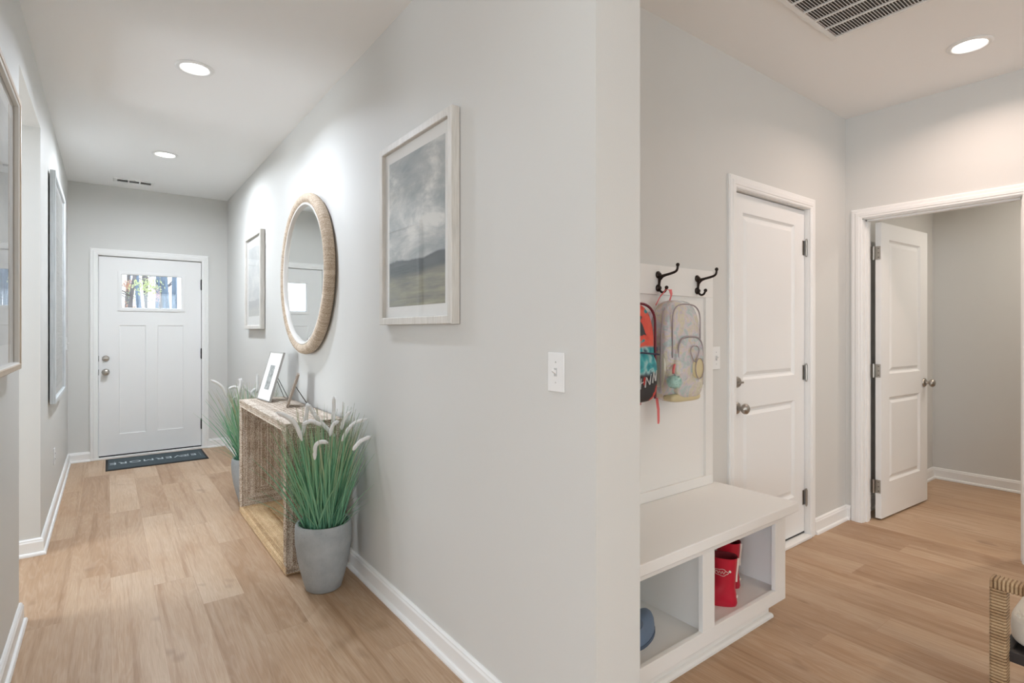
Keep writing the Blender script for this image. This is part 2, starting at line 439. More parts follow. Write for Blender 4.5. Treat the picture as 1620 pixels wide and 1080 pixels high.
# jambs with stops
def jamb(name, boxes): return wall_boxes(name, boxes, TRIM)
jamb('trim_4', [((DX0-.02,YB,0),(DX0-.004,YB+.14,DZ+.02)), ((DX1+.004,YB,0),(DX1+.02,YB+.14,DZ+.02)), ((DX0-.02,YB,DZ+.004),(DX1+.02,YB+.14,DZ+.02)),
                ((DX0-.02,YB+.062,0),(DX0+.008,YB+.10,DZ+.02)), ((DX1-.008,YB+.062,0),(DX1+.02,YB+.10,DZ+.02)), ((DX0,YB+.062,DZ-.008),(DX1,YB+.10,DZ+.02))])
jamb('trim_5', [((AX0-.02,YA,0),(AX0-.003,YA+.12,AZ+.02)), ((AX1+.003,YA,0),(AX1+.02,YA+.12,AZ+.02)), ((AX0-.02,YA,AZ+.003),(AX1+.02,YA+.12,AZ+.02)),
                ((AX0-.02,YA+.06,0),(AX0+.008,YA+.095,AZ+.02)), ((AX1-.008,YA+.06,0),(AX1+.02,YA+.095,AZ+.02)), ((AX0,YA+.06,AZ-.008),(AX1,YA+.095,AZ+.02))])
jamb('trim_6', [((XC,CY0-.02,0),(XC+.12,CY0,CZ+.02)), ((XC,CY1,0),(XC+.12,CY1+.02,CZ+.02)), ((XC,CY0-.02,CZ),(XC+.12,CY1+.02,CZ+.02)),
                ((XC+.035,CY1-.010,0),(XC+.075,CY1+.02,CZ+.02)), ((XC+.035,CY0-.02,0),(XC+.075,CY0+.010,CZ+.02)), ((XC+.035,CY0,CZ-.010),(XC+.075,CY1,CZ+.02))])
struct(MB().box((DX0-.06, YB-.022, 0), (DX1+.06, YB+.13, .022)).build('trim_7', TRIM, bevel=.004))     # white sill under the front door
struct(MB().box((AX0+.0, YA-.026, 0), (AX1-.0, YA+.06, .018)).build('trim_8', TRIM, bevel=.004))

def door_slab(mb, w, h, t, panels, both=True, hole=None, ring=((0,0),(.006,.006),(.014,.012),(.024,.012),(.044,.003))):
    """front face at y=0 facing -y, back at y=t; panels (x0,x1,z0,z1) get a moulded recess; hole is cut through"""
    cells = list(panels) + ([hole] if hole else [])
    xs = sorted({0, w, *[c[0] for c in cells], *[c[1] for c in cells]}); zs = sorted({0, h, *[c[2] for c in cells], *[c[3] for c in cells]})
    def inside(x, z, c): return c[0] < x < c[1] and c[2] < z < c[3]
    for side in (0, 1):
        Y = (lambda d: d) if side == 0 else (lambda d: t-d)
        for i in range(len(xs)-1):
            for j in range(len(zs)-1):
                mx, mz = (xs[i]+xs[i+1])/2, (zs[j]+zs[j+1])/2
                if any(inside(mx, mz, c) for c in cells): continue
                mb.add([(xs[i],Y(0),zs[j]),(xs[i+1],Y(0),zs[j]),(xs[i+1],Y(0),zs[j+1]),(xs[i],Y(0),zs[j+1])], [(0,1,2,3) if side == 0 else (3,2,1,0)])
        for c in panels:
            V = []
            for ins, d in ring:
                V += [(c[0]+ins,Y(d),c[2]+ins),(c[1]-ins,Y(d),c[2]+ins),(c[1]-ins,Y(d),c[3]-ins),(c[0]+ins,Y(d),c[3]-ins)]
            F = []
            for r in range(len(ring)-1):
                for k in range(4):
                    q = (r*4+k, r*4+(k+1) % 4, (r+1)*4+(k+1) % 4, (r+1)*4+k)
                    F.append(q if side == 0 else q[::-1])
            L = (len(ring)-1)*4; q = (L, L+1, L+2, L+3); F.append(q if side == 0 else q[::-1])
            mb.add(V, F)
    for a, b in (((0,0),(w,0)), ((w,0),(w,h)), ((w,h),(0,h)), ((0,h),(0,0))):
        mb.add([(a[0],0,a[1]),(a[0],t,a[1]),(b[0],t,b[1]),(b[0],0,b[1])], [(0,1,2,3)])
    if hole:
        x0, x1, z0, z1 = hole
        for a, b in (((x0,z0),(x1,z0)), ((x1,z0),(x1,z1)), ((x1,z1),(x0,z1)), ((x0,z1),(x0,z0))):
            mb.add([(a[0],0,a[1]),(b[0],0,b[1]),(b[0],t,b[1]),(a[0],t,a[1])], [(0,1,2,3)])
    return mb
Ry = lambda x, y, z: Matrix.Translation((x, y, z)) @ Matrix.Rotation(PI/2, 4, 'X')    # lathe axis towards -y
def knob(parent, x, z, y=0.0, s=1.0, name='door_knob', back=None):
    prof = [(0,.0),(.033,0),(.033,.004),(.028,.010),(.012,.013),(.010,.030),(.014,.034),(.024,.038),(.029,.047),(.028,.058),(.020,.066),(.008,.069),(0,.0695)]
    o = MB().lathe([(r*s, q*s) for r, q in prof], 24, Ry(x, y, z)).build(name, NICKEL, parent, smooth=40)
    if back is not None:
        MB().lathe([(r*s, q*s) for r, q in prof], 24, Matrix.Translation((x, back, z)) @ Matrix.Rotation(-PI/2, 4, 'X')).build(name, NICKEL, parent, smooth=40)
    return o
def deadbolt(parent, x, z, turn=True):
    o = MB().lathe([(0,0),(.030,0),(.030,.006),(.024,.014),(.012,.016),(0,.016)], 24, Ry(x, 0, z)).build('deadbolt', NICKEL, parent, smooth=40)
    if turn: MB().box((x-.019,-.034,z-.005),(x+.019,-.015,z+.005)).build('thumb_turn', NICKEL, o, bevel=.003)
    return o
def hinge(parent, x, y, z, m, hgt=.09, leaf=None):
    mb = MB().tube([(x,y,z-hgt/2),(x,y,z+hgt/2)], .0075, 10).sphere((x,y,z+hgt/2+.004), .006, 8, 6).sphere((x,y,z-hgt/2-.004), .006, 8, 6)
    if leaf: mb.box(*leaf)
    return mb.build('hinge', m, parent, smooth=40)

# front door
fd = empty('door_1', (DX0, YB+.012, .034)); struct(fd)
W, H = DX1-DX0, DZ-.034-.003
g = (.165, W-.165, 1.462, 1.842)
mb = door_slab(MB(), W, H, .044, [(.162,.388,.205,1.305), (.490,.722,.205,1.305)], hole=(g[0]+.02, g[1]-.02, g[2]+.02, g[3]-.02), ring=((0,0),(.004,.006),(.012,.007)))
mb.build('door_slab', DOORW, fd, bevel=0)
lf = MB().sweep([(g[0]-.012,g[2]-.012),(g[0]-.012,g[3]+.012),(g[1]+.012,g[3]+.012),(g[1]+.012,g[2]-.012)], [(0,0),(0,.008),(.012,.011),(.03,.009),(.036,0)], lambda a,b,h:(a,-h,b), closed=True)
lf.build('window_frame', DOORW, fd, smooth=25)
MB().box((g[0]+.018,.018,g[2]+.018),(g[1]-.018,.024,g[3]-.018)).build('window_pane', PANE, fd)
knob(fd, .055, .835); deadbolt(fd, .055, .972)
for z in (1.75, 1.0, .235): hinge(fd, W+.001, -.009, z, BLACKM, .10, ((W-.006,-.010,z-.05),(W+.006,-.002,z+.05)))
MB().box((.0,-.004,-.030),(W,.040,-.001)).build('door_sweep', mat('black_rubber', (.015,.015,.015), .7), fd)
for z in (.835, .972): MB().box((-.0035,-.002,z-.028),(.0005,.03,z+.028)).build('latch_plate', BLACKM, fd)

# nook door (two raised panels)
nd = empty('door_2', (AX0, YA+.024, .030)); struct(nd)
W2, H2 = AX1-AX0, AZ-.033
door_slab(MB(), W2, H2, .040, [(.120,W2-.125,.235,.830), (.120,W2-.125,.985,1.905)]).build('door_slab', DOORW, nd)
knob(nd, .058, .838); deadbolt(nd, .058, .978)
for z in (1.775, .995, .212): hinge(nd, W2+.002, -.012, z, NICKEL, .095, ((W2-.026,-.0015,z-.045),(W2,.0,z+.045)))
MB().box((0,.0,-.010),(W2,.036,-.001)).build('door_sweep', DARKSLOT, nd)
MB().box((-.002,-.0015,.955),(.004,.025,1.0)).build('latch_plate', BLACKM, nd)

# closet door, standing open into the closet
W3, H3 = .762, 2.005
cd = empty('door_3', (XC+.135, 1.412, .014), rz=-math.radians(3.4)); struct(cd)
door_slab(MB(), W3, H3, .036, [(.120,W3-.130,.235,.815), (.120,W3-.130,.975,1.895)]).build('door_slab', DOORW, cd)
knob(cd, W3-.060, .885, back=.036)
for z in (1.80, 1.0, .215):
    mb = MB().tube([(-.012,.043,z-.046),(-.012,.043,z+.046)], .0075, 10).box((-.003,.004,z-.045),(.0,.036,z+.045)).box((-.030,.050,z-.045),(-.012,.0525,z+.045))
    h_ = mb.build('hinge', NICKEL, cd, smooth=40)
    s = MB()
    for dz in (-.030, 0, .030): s.lathe([(0,0),(.0045,0),(.0045,.001),(0,.0014)], 10, Matrix.Translation((-.003,.016,z+dz)) @ Matrix.Rotation(-PI/2, 4, 'Y'))
    s.build('screw_heads', mat('screw_steel', (.2,.19,.17), .4, 1), h_)

# nook board (board behind the hooks)
PB = YA - .002
mb = MB(); x0, x1, z0, z1 = XR2+.001, 2.436, .520, 1.585
mb.box((x0, PB-.006, z0), (x1, PB, z1))
mb.box((x0, PB-.018, 1.452), (x1, PB-.005, z1)); mb.box((x0, PB-.018, z0), (x1, PB-.005, .566))
for a, b in ((x0, x0+.07), (1.805, 1.875), (x1-.062, x1)): mb.box((a, PB-.018, .566), (b, PB-.005, 1.452))
struct(mb.build('trim_9', BENCHW, bevel=.0015))

# ============================================================ ceiling fittings
def can_light(x, y, watts, label, lg, group=None, spread=152):
    t = empty('recessed_light', (x, y, ZC)); tag(t, label, 'ceiling light', group)
    MB().lathe([(.092,0),(.094,-.003),(.088,-.007),(.074,-.009),(.070,-.006),(.066,.0)], 40).build('trim_ring', PLASTIC, t, smooth=60)
    MB().lathe([(0,-.0045),(.030,-.0045),(.066,-.003),(.069,-.001)], 40).build('lens', LENS, t, smooth=60)
    d = bpy.data.lights.new('lamp_glow', 'AREA'); d.shape = 'DISK'; d.size = .13; d.energy, d.color = LG(lg, watts); d.spread = math.radians(spread)
    o = bpy.data.objects.new('lamp_glow', d); COL.objects.link(o); o.location = (0, 0, -.012); o.parent = t
    return t
can_light(.382, 3.425, CAN_HALL, 'round recessed ceiling light in the hall, nearer the camera', 'hall1')
can_light(.376, 5.255, CAN_HALL, 'round recessed ceiling light in the hall, nearer the front door', 'hall2', spread=172)
can_light(3.492, .790, CAN_NOOK, 'round recessed ceiling light above the nook, beside the white return grille', 'nook')
can_light(.375, .70, 17, 'unseen ceiling light added as fill behind the mouth of the hall', 'mouth')  # out of view, added only for its light
can_light(2.2, -1.6, FILL_REAR, 'unseen ceiling light added as fill behind the armchair', 'rear_fill')  # this and the next two: unseen lamps added to brighten the room
can_light(-2.4, -1.6, FILL_REAR, 'unseen ceiling light added as fill on the far left of the big room', 'rear_fill')
can_light(.2, -3.6, FILL_REAR, 'unseen ceiling light added as fill near the rear windows', 'rear_fill')
can_light(5.10, .35, 11, 'unseen ceiling light added as fill inside the closet', 'closet')  # hidden lamp added to brighten the closet back wall

def grille():
    t = empty('return_air_grille', (2.475, .80, ZC)); tag(t, 'large white louvred return air grille on the nook ceiling', 'air vent')
    hx, hy = .405, .385
    MB().sweep([(-hx,-hy),(-hx,hy),(hx,hy),(hx,-hy)], [(0,0),(0,-.004),(.004,-.008),(.024,-.009),(.026,0)], fz, closed=True).build('frame', PLASTIC, t, smooth=25)
    MB().box((-hx+.02,-hy+.02,-.001),(hx-.02,hy-.02,.0)).build('duct_opening', mat('duct_dark', (.10,.095,.09), .9), t)
    rows = 7; w = (2*hx-.052)/rows
    bars = MB(); sl = MB()
    for i in range(1, rows): bars.box((-hx+.026+i*w-.0045,-hy+.024,-.009),(-hx+.026+i*w+.0045,hy-.024,-.001))
    bars.build('cross_bars', PLASTIC, t)
    nsl = 58; st = (2*hy-.052)/nsl
    for j in range(nsl):
        y = -hy+.026+(j+.5)*st
        sl.add([(-hx+.026,y-.0045,-.0075),(hx-.026,y-.0045,-.0075),(hx-.026,y+.0025,-.0012),(-hx+.026,y+.0025,-.0012)], [(0,1,2,3)])
    o = sl.build('louvres', PLASTIC, t, recalc=False)
    m = o.modifiers.new('solid', 'SOLIDIFY'); m.thickness = .0012
grille()
def register():
    t = empty('ceiling_register', (.204, 6.40, ZC)); tag(t, 'small white supply vent with dark slots on the ceiling before the front door', 'air vent')
    MB().sweep([(-.165,-.075),(-.165,.075),(.165,.075),(.165,-.075)], [(0,0),(0,-.003),(.005,-.007),(.03,-.008),(.032,0)], fz, closed=True).build('frame', PLASTIC, t, smooth=25)
    MB().box((-.134,-.044,-.001),(.134,.044,0)).build('duct_opening', DARKSLOT, t)
    mb = MB()
    for x in (-.044, .044): mb.box((x-.006,-.044,-.008),(x+.006,.044,-.001))
    for j in range(5):
        y = -.036+j*.018
        mb.add([(-.134,y-.006,-.007),(.134,y-.006,-.007),(.134,y+.003,-.001),(-.134,y+.003,-.001)], [(0,1,2,3)])
    mb.build('louvres', PLASTIC, t)
register()

# ============================================================ wall plates
SCREW = mat('plate_screw', (.55,.55,.54), .4)
def plate(name, loc, rz, label, cat, toggle=True, outlet=False):
    """local: plate faces -y"""
    t = empty(name, loc, rz); tag(t, label, cat)
    MB().box((-.036,-.006,-.0585),(.036,0,.0585)).build('cover_plate', PLASTIC, t, bevel=.0025)
    if outlet:
        for z in (.02, -.02):
            o = MB().box((-.016,-.0085,z-.014),(.016,-.006,z+.014)).build('socket', PLASTIC, t, bevel=.002)
            MB().box((-.007,-.0092,z-.004),(-.005,-.0085,z+.006)).box((.005,-.0092,z-.004),(.007,-.0085,z+.006)).build('slots', DARKSLOT, o)
    else:
        MB().box((-.006,-.0075,-.012),(.006,-.006,.012)).build('toggle_slot', mat('slot_grey', (.5,.5,.5), .5), t)
        MB().add([(-.004,-.006,-.006),(.004,-.006,-.006),(.004,-.006,.006),(-.004,-.006,.006),(-.0035,-.020,.004),(.0035,-.020,.004),(.0035,-.019,.010),(-.0035,-.019,.010)],
                 [(0,3,2,1),(4,5,6,7),(0,1,5,4),(1,2,6,5),(2,3,7,6),(3,0,4,7)]).build('toggle', PLASTIC, t)
        for z in (.030, -.030): MB().lathe([(0,0),(.003,0),(.002,.0012),(0,.0012)], 10, Ry(0, -.006, z)).build('screw', SCREW, t)
    return t
plate('light_switch', (XR, 1.200, 1.165), -PI/2, 'white toggle light switch on the long grey wall near its open end', 'light switch')
plate('light_switch', (2.487, YA, 1.147), 0, 'white toggle light switch between the hook board and the nook door', 'light switch')
plate('wall_outlet', (XL, 5.06, .385), PI/2, 'white wall outlet low on the left hall wall', 'outlet', outlet=True)
plate('light_switch', (XL, 6.50, 1.165), PI/2, 'white toggle light switch on the left hall wall close to the front door', 'light switch')

# ============================================================ pictures
def picture(loc, rz, w, h, label, rail=.032, depth=.040, m=CHAMP, art=ART_BIG, matw=.06, gdepth=.014, name='picture_frame', gap=.004, lip=None):
    """local: back at y=0, faces -y; origin at the centre"""
    t = empty(name, loc, rz); tag(t, label, 'picture')
    hw, hh = w/2, h/2
    prof = [(0,0),(0,depth-.002),(.002,depth),(rail-.003,depth),(rail,depth-.003),(rail,0)]
    MB().sweep([(-hw,-hh),(-hw,hh),(hw,hh),(hw,-hh)], prof, lambda a,b,hgt: (a,-hgt-gap,b), closed=True).build('frame', m, t, smooth=25)
    if lip:
        r = rail
        MB().sweep([(-hw+r,-hh+r),(-hw+r,hh-r),(hw-r,hh-r),(hw-r,-hh+r)], [(0,depth-gdepth),(0,depth-.003),(.005,depth-.006),(.006,depth-gdepth)], lambda a,b,hgt: (a,-hgt-gap,b), closed=True).build('inner_lip', lip, t, smooth=25)
    iw, ih = hw-rail, hh-rail; y = -(depth-gdepth)-gap
    MB().box((-iw,y+.004,-ih),(iw,y+.009,ih)).build('mat_board', MATB, t)
    MB().box((-iw+matw,y+.003,-ih+matw*1.1),(iw-matw,y+.004,ih-matw*1.1)).build('print', art, t)
    MB().add([(-iw,y,-ih),(iw,y,-ih),(iw,y,ih),(-iw,y,ih)], [(0,1,2,3)]).build('glass', GLASS, t, recalc=False)
    return t
# right wall: local -y must point to -x  -> rotate by -90 deg
RW = -PI/2
picture((XR, 2.083, 1.725), RW, .669, .822, 'large champagne-framed misty landscape print on the right hall wall, nearest the camera', depth=.036, matw=.045)
picture((XR, 5.245, 1.725), RW, .655, .850, 'champagne-framed pale landscape print between the round mirror and the front door', depth=.036, art=ART_SMALL, matw=.075)
# left wall: local -y to +x -> +90 deg
picture((XL, 2.420, 1.661), PI/2, .86, 1.045, 'large tan-edged framed picture on the left wall, cut by the picture edge', rail=.022, depth=.036, gdepth=.018, m=OAKTAN, art=ART_PALE, matw=.07, lip=mat('pale_lip', (.7,.67,.62), .35))
picture((XL, 5.125, 1.572), PI/2, 1.03, 1.53, 'tall silvery framed textured print on the left hall wall towards the front door', rail=.030, depth=.030, gdepth=.010, m=SILVER, art=ART_MARKS, matw=.05, gap=.008)

# round mirror with rope-wound ring
def mirror():
    t = empty('round_mirror', (XR, 3.628, 1.655), RW); tag(t, 'round mirror in a thick rope-wrapped ring on the right hall wall', 'mirror')
    R0, r0 = .488, .034; nM, nm = 1500, 12; v = []; f = []
    for i in range(nM):
        a = 2*PI*i/nM; rr = r0*(1 + (.02 if i % 3 else -.05))
        for k in range(nm):
            b = 2*PI*k/nm
            rad = R0 + rr*math.cos(b)
            v.append((rad*math.cos(a), -.037 + rr*1.02*math.sin(b), rad*math.sin(a)))
    for i in range(nM):
        j = (i+1) % nM
        for k in range(nm): f.append((i*nm+k, i*nm+(k+1) % nm, j*nm+(k+1) % nm, j*nm+k))
    m_ = MB(); m_.v = v; m_.f = f; rr_ = random.Random(9); tt_ = [rr_.random() for _ in range(nM//3+1)]; m_.t = [tt_[q//(nm*3)] for q in range(len(f))]
    m_.build('rope_ring', ROPE_RING, t, smooth=60, tones=True)
    M = Matrix.Rotation(PI/2, 4, 'X')
    MB().lathe([(.462,.030),(.460,.058),(.455,.062),(.447,.060),(.443,.050),(.441,.042)], 120, M).build('inner_ring', mat('cream_lip', (.74,.71,.66), .35), t, smooth=50)
    MB().lathe([(0,.046),(.420,.046),(.444,.0425)], 160, M).build('mirror_glass', MIRROR, t, smooth=2)
    MB().lathe([(0,.002),(.47,.002),(.47,.030),(0,.030)], 60, M).build('backing', TAUPE, t)
mirror()

# ============================================================ console table made of rope-wound panels
def cords(mb, fn, u0, u1, v0, v1, pitch=.0095, hgt=.0055, lim=999, rnd=random):
    """concentric half-round cords on a rectangle; fn(u, v, n) -> xyz"""
    d = pitch/2; c = 0
    while d < min(u1-u0, v1-v0)/2 - pitch*.3 and c < lim:
        ring = [(u0+d,v0+d),(u1-d,v0+d),(u1-d,v1-d),(u0+d,v1-d)]
        tone = rnd.random(); path = []
        for i in range(4):
            a = ring[i]; b = ring[(i+1) % 4]; L = math.dist(a, b); k = max(1, int(L/.035))
            for q in range(k):
                s = q/k; j = .0009 if q else 0
                path.append((a[0]+(b[0]-a[0])*s + rnd.uniform(-j, j), a[1]+(b[1]-a[1])*s + rnd.uniform(-j, j)))
        prof = [(-pitch*.5,0),(-pitch*.33,hgt*.85),(0,hgt),(pitch*.33,hgt*.85),(pitch*.5,0)]
        mb.sweep(path, prof, fn, closed=True, tone=tone)
        d += pitch; c += 1
def console():
    t = empty('console_table', (.9, 3.58, 0)); tag(t, 'open-front console table wrapped in pale woven rope', 'console table')
    x0, x1, y0, y1, zt, th = .742-.9, 1.046-.9, 2.962-3.58, 4.206-3.58, .800, .048
    rd = random.Random(3); e = .006
    def panel(name, a, b, inner, outer, edge, m):
        mb = MB().box(a, b, .2)
        for spec in (inner, outer, edge):
            for (fn, u0, u1, v0, v1) in spec: cords(mb, fn, u0, u1, v0, v1, rnd=rd)
        o = mb.build(name, m, t, smooth=35, tones=True, recalc=False)
        return o
    XY = lambda z, s: (lambda u, v, n: (u, v, z+s*n))
    XZ = lambda y, s: (lambda u, v, n: (u, y+s*n, v))
    YZ = lambda x, s: (lambda u, v, n: (x+s*n, u, v))
    panel('top_panel', (x0+e,y0+e,zt-th),(x1,y1-e,zt-e), [(XY(zt-th,-1),x0+e,x1,y0+th,y1-th)], [(XY(zt-e,1),x0,x1,y0,y1)], [(YZ(x0+e,-1),y0,y1,zt-th,zt)], SEAGRASS)
    panel('bottom_panel', (x0+e,y0+e,.003),(x1,y1-e,th), [(XY(th,1),x0+e,x1,y0+th,y1-th)], [], [(YZ(x0+e,-1),y0,y1,.004,th)], HONEY)
    for s, ya, yb in ((-1, y0, y0+th), (1, y1-th, y1)):
        yo = ya+e if s < 0 else yb-e; yi = yb if s < 0 else ya
        panel('side_panel', (x0+e,min(yo,yi),th),(x1,max(yo,yi),zt-th), [(XZ(yi,-s),x0+e,x1,th,zt-th)], [(XZ(yo,s),x0,x1,.01,zt)], [(YZ(x0+e,-1),ya,yb,th,zt-th)], SEAGRASS)
    panel('back_panel', (x1-.02,y0+th,th),(x1,y1-th,zt-th), [(YZ(x1-.02,-1),y0+th,y1-th,th,zt-th)], [], [], SEAGRASS)
console()

# framed photos standing on the console
def easel_frame(loc, rz, w, h, lean, label, rail, m, art, matc=True, legdx=.09, wire=False):
    t = empty('photo_frame', loc, rz); tag(t, label, 'photo frame')
    Rm = Matrix.Rotation(-lean, 4, 'X')     # leans back to +y
    def fn(a, b, hh): return Rm @ Vector((a, -hh, b))
    mb = MB().sweep([(-w/2,0),(-w/2,h),(w/2,h),(w/2,0)], [(0,0),(0,.014),(rail,.014),(rail,0)], fn, closed=True)
    mb.build('frame', m, t)
    def quad(name, x0, x1, z0, z1, d, mm):
        c = [fn(x0,z0,d), fn(x1,z0,d), fn(x1,z1,d), fn(x0,z1,d), fn(x0,z0,d-.002), fn(x1,z0,d-.002), fn(x1,z1,d-.002), fn(x0,z1,d-.002)]
        MB().add(c, [(0,1,2,3),(7,6,5,4),(0,4,5,1),(1,5,6,2),(2,6,7,3),(3,7,4,0)]).build(name, mm, t)
    quad('mat_board', -w/2+rail, w/2-rail, rail, h-rail, .010, MATB)
    quad('print', -w*.17, w*.17, h*.22, h*.72, .0106, art)
    quad('backing', -w/2+.002, w/2-.002, .002, h-.002, .003, TAUPE)
    top = fn(0, h*.62, 0); fy = top.y + legdx
    wire_m = mat('dark_wire', (.05,.045,.04), .4, .8)
    hw = w*.16
    MB().tube([top+Vector((-hw*.3,0,0)), (-hw, fy, .003), (hw, fy, .003), top+Vector((hw*.3,0,0))], .0022, 6).build('easel_leg', wire_m, t, smooth=60)
    return t
GREYART = mat('grey_photo', (.3,.31,.30), .7); n = N(GREYART); n.base(n.ramp(n.noise(n.coord('Generated'), 6, 5, .7), [(.35,(.16,.17,.165)),(.65,(.46,.47,.45))]))
CT = .8005
easel_frame((.872, 4.035, CT), -PI/2+.09, .272, .345, math.radians(16), 'white matted photo frame with grey picture standing on the console, taller one', .006, mat('thin_pewter', (.45,.44,.42), .4, .3), GREYART)
easel_frame((.930, 3.640, CT), -PI/2-.25, .155, .215, math.radians(18), 'small bronze photo frame seen edge-on on the console', .016, TAUPE, GREYART, legdx=.075)

# ============================================================ potted grass
BLADE = mat('grass_blade', (.1,.3,.15), .5); n = N(BLADE); sp_ = n.new('SeparateXYZ'); n.link(n.coord('Object'), sp_.inputs[0])
at_ = n.new('Attribute', attribute_name='tone', attribute_type='GEOMETRY')
hgt_ = n.math('ADD', n.math('MULTIPLY', sp_.outputs[2], 1.0), n.math('MULTIPLY', at_.outputs['Fac'], .35))
n.base(n.ramp(hgt_, [(.42, (.17,.44,.29)), (.78, (.25,.48,.29)), (.98, (.38,.46,.27)), (1.12, (.50,.47,.33))]))
PLUME = mat('pale_plume', (.90,.89,.87), .9); n = N(PLUME); n.bump(n.noise(n.coord(), 300, 3), 1, .005)
def plant():
    t = empty('potted_grass', (.868, 2.735, 0))
    prof = [(0,0),(.078,0),(.086,.006),(.104,.07),(.123,.15),(.134,.23),(.137,.29),(.134,.325),(.129,.333),(.120,.331),(.118,.30),(.115,.285)]
    MB().lathe(prof, 48).build('pot', CONCRETE, t, smooth=50)
    MB().lathe([(0,.290),(.05,.292),(.116,.287)], 32).build('moss', SOIL, t, smooth=80)
    rd = random.Random(21); mb = MB()
    for i in range(400):
        az = rd.uniform(0, 2*PI); r = .085*math.sqrt(rd.random())
        p0 = Vector((r*math.cos(az), r*math.sin(az), .285))
        L = rd.uniform(.36, .66) if i % 6 else rd.uniform(.2, .36)
        az2 = az + rd.gauss(0, .5)
        spread = rd.uniform(.02, .26)*(.45 + r/.085*.75)
        if i < 3: az2, spread, L = -.45+.1*i, .36, .34
        tip = p0 + Vector((math.cos(az2)*spread, math.sin(az2)*spread, L - spread*.35))
        if i < 3: tip.z = .285 + .10 + .02*i
        tip.x = min(tip.x, rd.uniform(.14, .188))
        if tip.y > .19: tip.y = rd.uniform(.13, .205)
        mid = p0.lerp(tip, .55) + Vector((-(tip.x-p0.x)*.14, -(tip.y-p0.y)*.14, L*.05))
        w = rd.uniform(.0022, .0040); tone = rd.random()
        d = Vector((-(tip.y-p0.y), tip.x-p0.x, 0)); d = d.normalized() if d.length > 1e-4 else Vector((1,0,0))
        d = (d + Vector((rd.uniform(-.8,.8), rd.uniform(-.8,.8), 0))).normalized(); o_ = Vector((d.y, -d.x, 0))*w*.5
        pts = []
        for s in (0, .2, .4, .6, .8, 1):
            q = p0*(1-s)**2 + mid*2*s*(1-s) + tip*s*s; ww = w*(1-s**3)*(.7+.6*min(1, s*3)) + .0002
            pts += [q - d*ww, q + o_, q + d*ww]
        F = []
        for k in range(5):
            for e in (0, 1): F.append((k*3+e, k*3+e+1, k*3+e+4, k*3+e+3))
        mb.add(pts, F, tone)
    mb.build('grass_blades', BLADE, t, tones=True, recalc=False, smooth=180, kind='stuff')
    plumes = [[(-.120,-.09,.80),(-.143,-.135,.773),(-.171,-.135,.85),(-.208,-.135,.889),(-.254,-.135,.916)],
              [(-.101,.015,.765),(-.08,.015,.873),(-.074,.015,.929)],
              [(-.027,-.015,.83),(-.064,-.015,.897),(-.082,-.015,.923)],
              [(-.049,-.115,.834),(-.097,-.115,.857),(-.137,-.115,.844)],
              [(.042,-.015,.811),(.045,-.015,.881),(.045,-.015,.951)],
              [(.052,-.115,.743),(.081,-.115,.796),(.119,-.115,.827),(.178,-.128,.843)],
              [(.07,-.055,.788),(.086,-.055,.843),(.119,-.055,.879)],
              [(-.1,-.185,.688),(-.097,-.185,.749),(-.074,-.185,.767),(-.039,-.185,.76)],
              [(.062,-.235,.719),(.099,-.235,.757),(.150,-.235,.774)],
              [(.006,-.075,.767),(.022,-.075,.821),(.05,-.075,.837)],
              [(.045,-.035,.756),(-.033,-.035,.843),(-.058,-.035,.877)]]
    plumes[0] = plumes[0][1:]
    for pl in plumes:
        P = [Vector(p) for p in pl]; n_ = 14; C = []
        for i in range(n_+1):
            s = i/n_*(len(P)-1); k = min(int(s), len(P)-2); u = s-k
            p0 = P[max(k-1,0)]; p1 = P[k]; p2 = P[k+1]; p3 = P[min(k+2, len(P)-1)]
            C.append(.5*((2*p1)+(p2-p0)*u+(2*p0-5*p1+4*p2-p3)*u*u+(3*p1-p0-3*p2+p3)*u**3))
        mb = MB().tube(C, [.0098*min(1, .35+i*.35, (n_-i)*.35+.3) for i in range(n_+1)], 8)
        for i in range(170):
            s = rd.random()*n_; k = min(int(s), n_-1); q = C[k].lerp(C[k+1], s-k); dr = (C[k+1]-C[k]).normalized()
            v = Vector((rd.gauss(0,1), rd.gauss(0,1), rd.gauss(0,1))); v = (v-dr*v.dot(dr)).normalized()
            e = q + v*rd.uniform(.011,.017) + dr*.008; sd = dr.cross(v)*.0007
            mb.add([q-sd, q+sd, e], [(0,1,2)])
        o = mb.build('plume', PLUME, t, recalc=False, smooth=180)
        root = Vector((P[0].x*.25, P[0].y*.25, .30))
        MB().tube([root, root.lerp(P[0], .5)+Vector((-P[0].x*.1,-P[0].y*.1,.02)), P[0]], .0014, 5).build('stalk', BLADE, o)
    return t
pl1 = plant(); tag(pl1, 'tall artificial grass with white plumes in a grey pot, in front of the console', 'potted plant', 'potted grasses beside the console')
pl2 = copy_tree(pl1); pl2.location = (.868, 4.445, 0); pl2.scale = (1, -1, 1)
tag(pl2, 'artificial grass with white plumes in a grey pot, mostly hidden behind the console', 'potted plant', 'potted grasses beside the console')

